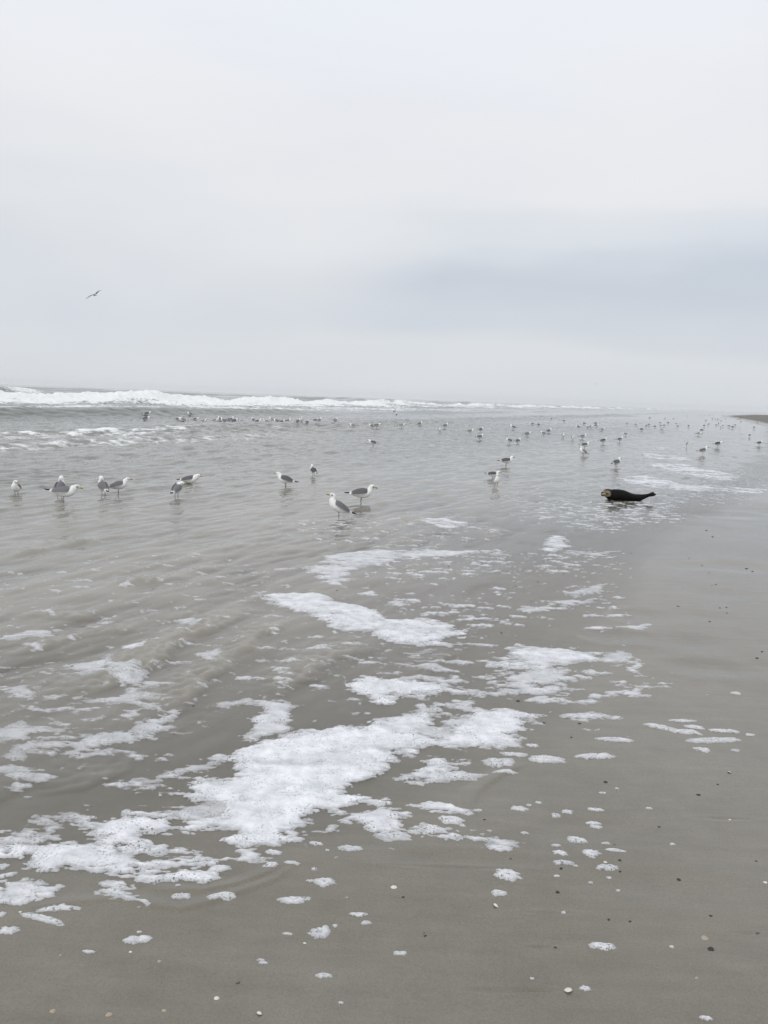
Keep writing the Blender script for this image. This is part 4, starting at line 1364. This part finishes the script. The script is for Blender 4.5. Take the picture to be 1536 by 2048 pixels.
# ------------------------------------------------------------------ the seal
def seal():
    px, py = 1255, 1001
    x, y = ground(px, py)
    z = surf_z(x, y)[0]
    s = 1.0 / ppm(px, py)
    root = empty('seal', (x, y, z - .008), math.radians(3), 1.0)
    tag(root, 'dark wet seal with tan face lying in shallow water, tail raised to the right', 'seal')
    k = s / 10.24                         # metres per zoomed pixel
    X = lambda q: (q - 770) * k
    Zz = lambda q: (606 - q) * k
    def ring(xp, top, bot, wf, yoff=0.0, lean=0.0):
        return (X(xp), yoff, (Zz(top) + Zz(bot)) / 2, wf, (Zz(top) - Zz(bot)) / 2)
    rings = [ring(1262, 440, 490, .020, .01), ring(1215, 442, 510, .026, .01), ring(1150, 455, 540, .036, .01), ring(1070, 462, 580, .052, .008), ring(1000, 462, 612, .068, .004),
             ring(900, 458, 622, .086), ring(800, 436, 622, .100), ring(700, 398, 622, .112), ring(600, 376, 622, .118), ring(500, 373, 622, .112, -.004),
             ring(430, 376, 615, .098, -.016), ring(375, 374, 580, .080, -.032), ring(325, 366, 545, .070, -.050),
             ring(280, 374, 530, .063, -.068), ring(244, 398, 522, .047, -.084), ring(214, 424, 517, .037, -.095), ring(190, 438, 511, .030, -.104), ring(174, 452, 500, .014, -.110)]
    V, Q, me = loft(rings, 24, 3)
    r = me['ring']; sn = me['sn']; cs = me['cs']
    # heavier belly: flatten what rests on the sand
    V[:, 2] = np.where(V[:, 2] < 0.004, 0.004 + (V[:, 2] - .004) * .25, V[:, 2])
    dark = np.array((.0085, .0075, .007))
    cols = np.tile(dark, (len(V), 1))
    xp = V[:, 0] / k + 770; zp = 606 - V[:, 2] / k
    wob = 14 * perlin(V[:, 0] * 40, V[:, 2] * 40 + V[:, 1] * 30, 5)
    face = sstep(1.12, .86, np.hypot((xp - 262) / 112, (zp - 462) / 74) + wob * .010) * sstep(386, 410, zp + wob * .6)
    chin = sstep(330, 300, xp + wob) * sstep(540, 550, zp)
    tan = np.array((.35, .295, .215))
    mot = np.clip(.85 + .55 * fbm(V[:, 0] * 60, V[:, 2] * 60 + V[:, 1] * 40, 2, 12), .3, 1.5)[:, None]
    cols = cols * (1 - face[:, None]) + tan * mot * face[:, None]
    # crown a dull olive brown, dark muzzle and mouth line, dark ring round the eye
    crown = sstep(372, 330, xp + wob) * sstep(408, 386, zp)
    cols = cols * (1 - .8 * crown[:, None]) + np.array((.07, .058, .042)) * .8 * crown[:, None]
    muz = np.exp(-(((xp - 196) / 16) ** 2 + ((zp - 436) / 14) ** 2)) + np.exp(-(((xp - 200) / 26) ** 2 + ((zp - 496) / 13) ** 2))
    eye = (np.exp(-(((xp - 286) / 20) ** 2 + ((zp - 456) / 17) ** 2)) + .7 * np.exp(-(((xp - 246) / 22) ** 2 + ((zp - 430) / 9) ** 2))) * (V[:, 1] < -.07)
    dk = np.clip((muz + eye) * 1.5, 0, 1)[:, None]
    cols = cols * (1 - dk) + dark * .8 * dk
    pale = np.exp(-(((xp - 205) / 14) ** 2 + ((zp - 462) / 10) ** 2))[:, None]
    cols = cols * (1 - pale) + np.array((.48, .43, .33)) * pale
    # faint spotting along the flank
    spot = sstep(.75, 1.2, fbm(V[:, 0] * 26, V[:, 2] * 34 + V[:, 1] * 20, 2, 8))[:, None] * .5
    cols = cols * (1 - spot) + np.array((.032, .029, .025)) * spot
    new_obj('body', poly_mesh('body', V, Q, M_SEAL, cols), root)
    # eyes and nose
    for xe, ye, ze in ((286, -.128, 454), (232, -.045, 440)):
        Ve, Qe, _ = loft([(X(xe) - .010, ye, Zz(ze), .001, .001), (X(xe) - .006, ye, Zz(ze), .009, .009), (X(xe) + .002, ye, Zz(ze), .011, .011),
                          (X(xe) + .009, ye, Zz(ze), .007, .007), (X(xe) + .012, ye, Zz(ze), .001, .001)], 10, 2)
        new_obj('eye', poly_mesh('eye', Ve, Qe, M_EYE), root)
    Ve, Qe, _ = loft([(X(178) - .006, -.108, Zz(455), .003, .003), (X(180), -.106, Zz(450), .013, .010), (X(192), -.102, Zz(440), .016, .011), (X(200), -.098, Zz(434), .004, .004)], 10, 2)
    new_obj('nose', poly_mesh('nose', Ve, Qe, M_FLIP), root)
    # fore flipper laid forward under the chest, pale on the edge
    fr = [(X(410), -.085, Zz(570), .030, .020), (X(370), -.105, Zz(578), .034, .016), (X(320), -.122, Zz(584), .036, .011), (X(285), -.132, Zz(588), .030, .008), (X(262), -.136, Zz(592), .014, .005)]
    Vf, Qf, mf = loft(fr, 12, 3)
    cf = np.tile(dark, (len(Vf), 1)); e = sstep(.55, .9, mf['ring'])[:, None]
    cf = cf * (1 - e) + np.array((.36, .33, .25)) * e
    new_obj('fore_flipper', poly_mesh('fore_flipper', Vf, Qf, M_SEAL, cf), root)
    # hind flippers held together, toes spread a little
    for yy, dz, up in ((-.014, 0, 0), (.026, .012, 14)):
        hr = [(X(1225), yy * .6, Zz(476) + dz * .4, .016, .026), (X(1262), yy, Zz(468 - up * .3) + dz, .013, .027), (X(1300), yy * 1.2, Zz(462 - up * .5) + dz, .010, .024),
              (X(1328), yy * 1.4, Zz(456 - up * .6) + dz, .007, .016), (X(1345), yy * 1.5, Zz(450 - up * .6) + dz, .003, .005)]
        if up:
            hr = hr[:-1]
        Vh, Qh, _ = loft(hr, 12, 3)
        new_obj('hind_flipper', poly_mesh('hind_flipper', Vh, Qh, M_FLIP), root)


seal()


# ------------------------------------------------------------------ shells and stones on the sand
def pebble_mesh(seed, name, mat, flat=.36):
    rng = np.random.default_rng(seed)
    rings = []
    n = 7
    for i in range(n):
        t = i / (n - 1)
        r_ = math.sin(math.pi * (0.06 + .88 * t)) ** .7
        rings.append(((t - .5) * 1.0, 0.06 * rng.normal(), flat * .34 + .03 * rng.normal(), .40 * r_ * rng.uniform(.85, 1.12), flat * .42 * r_ * rng.uniform(.8, 1.15)))
    V, Q, m = loft(rings, 10, 2)
    V = V * (1 + .22 * perlin(V[:, 0] * 3.5 + seed, V[:, 1] * 4 + V[:, 2] * 3, seed)[:, None])
    return poly_mesh(name, V, Q, mat, smooth=True)


def valve_mesh(seed, name, mat, inmat, open_up=False):
    """half shell: a ribbed fan-shaped dish with real thickness"""
    rng = np.random.default_rng(seed)
    nr, ns = 6, 22
    def surf(lift, sc):
        P = []
        for i in range(nr + 1):
            r_ = i / nr
            for k in range(ns):
                a = 2 * math.pi * k / ns
                fan = 1 - .30 * max(0, -math.cos(a)) ** 2 + .05 * math.cos(3 * a + seed)
                px = r_ * fan * .5 * math.cos(a) * sc; py = r_ * fan * .38 * math.sin(a) * sc
                hz = .20 * (1 - r_ ** 2.2) + .010 * math.cos(a * 11) * r_
                P.append((px + .05 * (1 - r_), py, (hz * sc + lift)))
        return P
    outer = surf(0.0, 1.0); inner = surf(-.012, .93)
    V = np.array(outer + inner)
    Q = []
    m = (nr + 1) * ns
    for base, flip in ((0, False), (m, True)):
        for i in range(nr):
            for k in range(ns):
                k2 = (k + 1) % ns
                q = (base + i * ns + k, base + (i + 1) * ns + k, base + (i + 1) * ns + k2, base + i * ns + k2)
                Q.append(q[::-1] if flip else q)
    for k in range(ns):
        k2 = (k + 1) % ns
        Q.append((nr * ns + k, m + nr * ns + k, m + nr * ns + k2, nr * ns + k2))
    if open_up:
        V[:, 2] = .21 - V[:, 2]
    me = poly_mesh(name, V, Q, mat)
    me.materials.append(inmat)
    mi = [1 if m / ns * 0 + (nr * ns) <= i < 2 * nr * ns else 0 for i in range(len(me.polygons))]
    me.polygons.foreach_set('material_index', mi)
    return me


SH = {'white': [valve_mesh(i, 'shell', M_SHELL, M_SHELLIN) for i in (1, 2, 3)],
      'cup': [valve_mesh(i, 'shell', M_SHELL, M_SHELLIN) for i in (4, 5)],
      'tan': [valve_mesh(i, 'shell', M_TAN, M_SHELLIN) for i in (6, 7)]}
PB = {'dark': [pebble_mesh(i, 'pebble', M_PEB) for i in range(20, 26)], 'grey': [pebble_mesh(i, 'pebble', M_PEBG) for i in range(30, 33)]}


def lay(kind, px, py, wpx, label, cat, group, tilt=0.0):
    x, y = ground(px, py)
    z = surf_z(x, y)[0]
    src = SH.get(kind) or PB[kind]
    me = random.choice(src)
    o = new_obj('shell' if kind in SH else 'pebble', me)
    sz = wpx / ppm(px, py) * (.64 if kind in PB else .9)
    if kind == 'cup':
        tilt = -.5
    o.location = (x, y, z + (.10 if kind == 'cup' else -.05) * sz)
    o.rotation_euler = (tilt + random.gauss(0, .12), random.gauss(0, .12), (0 if tilt else random.choice((0, math.pi))) + random.gauss(0, .45))
    o.scale = (sz, sz * random.uniform(.85, 1.1), sz * random.uniform(.9, 1.2))
    tag(o, label, cat, group)
    return o


GS = 'sea shells on the sand'
for kind, px, py, w, lab in [
    ('white', 789, 1775, 19, 'white oval shell right of the foam patches near bottom centre'),
    ('white', 434, 1999, 16, 'bright white shell chip nearest the bottom, left of centre'),
    ('cup', 518, 2031, 17, 'pale shell chip with dark hollow at the bottom edge, right of the bright chip'),
    ('tan', 106, 2025, 17, 'cream shell chip near the lower left corner'),
    ('tan', 217, 2032, 20, 'greyish shell at the bottom edge, left of centre'),
    ('tan', 329, 2024, 15, 'dull small shell at the bottom between greyish and bright chips'),
    ('white', 261, 1905, 10, 'small white shell bit below the speckled foam patch at left'),
    ('white', 609, 1885, 10, 'small white shell bit below and left of the tilted foam patch'),
    ('white', 41, 1824, 9, 'small round white shell between foam streaks at lower left'),
    ('tan', 319, 1925, 12, 'faint tan shell right of the small white bit at lower left'),
    ('white', 1210, 1727, 11, 'shiny white shell directly above a foam patch at right'),
    ('cup', 991, 1814, 16, 'two tone shell below the foam patches right of centre'),
    ('cup', 1135, 1986, 22, 'cream shell with dark hollow at the end of a furrow'),
    ('tan', 1409, 1880, 22, 'brown and white shell fragment at lower right above the dark stone'),
    ('white', 1531, 1769, 12, 'white shell cut by the right edge of the picture'),
    ('tan', 121, 1912, 8, 'tiny tan shell grain at far lower left'),
    ('cup', 1458, 1547, 10, 'white tipped shell bit on bare sand at upper right of the foam flecks'),
    ('white', 1460, 1641, 9, 'shell bit with bright top on the bare sand at right'),
    ('tan', 1393, 1961, 11, 'dull shell grain low on the right below the dark stone')]:
    lay(kind, px, py, w, lab, 'shell', GS)

STONES = {
    'at the lower right': [(1110, 1898, 10), (1217, 1843, 9), (1260, 1847, 9), (1421, 1836, 11), (1515, 1870, 12), (1422, 1904, 20), (1512, 1726, 9), (1358, 1762, 13), (1115, 1788, 12)],
    'right of the long foam streak': [(1122, 1740, 11), (1240, 1746, 9), (1239, 1724, 11), (1229, 1692, 6), (1021, 1718, 8)],
    'on the bare sand at far right': [(1211, 1565, 13), (1318, 1656, 8), (1397, 1592, 13), (1435, 1571, 8)],
    'at the bottom centre': [(806, 1796, 9), (850, 1874, 9), (476, 1968, 13), (969, 1640, 8), (848, 1868, 5)],
    'beside the foam in the middle': [(1159, 1447, 10), (1143, 1475, 8), (1036, 1402, 11), (1003, 1265, 7), (1088, 1446, 8), (387, 1411, 8)],
    'in the thin film left of centre': [(570, 1175, 7), (674, 1183, 6), (897, 1134, 5), (792, 1280, 8)],
    'below the seal': [(1032, 1173, 6), (1076, 1163, 6), (1127, 1147, 5), (1112, 1140, 5), (1063, 1202, 5), (1263, 1106, 5), (1220, 1118, 5)],
    'on sand right of centre': [(1356, 1213, 8), (1440, 1217, 6), (1453, 1216, 6), (1454, 1227, 6), (1419, 1243, 7), (1431, 1170, 6), (1424, 1172, 5), (1404, 1130, 5), (1378, 1117, 5)],
    'by the right edge': [(1493, 1136, 8), (1505, 1143, 7), (1524, 1305, 8), (1514, 1318, 9), (1413, 1061, 6), (1425, 1074, 6), (1418, 1147, 4)],
}
for reg, lst in STONES.items():
    for k, (px, py, w) in enumerate(sorted(lst)):
        kind = 'grey' if (px * 7 + py) % 5 == 0 else 'dark'
        lay(kind, px, py, w, f'{kind} wet pebble {reg}, {ORD[k]} from left there', 'pebble', 'dark pebbles on the wet sand')


# ------------------------------------------------------------------ sea haze
def haze():
    m, t, out = new_mat('sea_haze')
    v = N(t, 'ShaderNodeVolumePrincipled')
    v.inputs['Color'].default_value = c4(.96, .98, 1.0)
    v.inputs['Density'].default_value = 0.00016
    v.inputs['Anisotropy'].default_value = 0.65
    L(t, v.outputs[0], out.inputs['Volume'])
    b = 3300.0
    V = [(x, y, z) for z in (-2.4, 16.0) for y in (-b, b) for x in (-b, b)]
    Q = [(0, 2, 3, 1), (4, 5, 7, 6), (0, 1, 5, 4), (2, 6, 7, 3), (0, 4, 6, 2), (1, 3, 7, 5)]
    me = bpy.data.meshes.new('haze')
    me.from_pydata(V, [], Q)
    me.materials.append(m)
    o = new_obj('haze', me)
    tag(o, 'thin pale sea haze over beach and water', 'haze', kind='stuff')


haze()
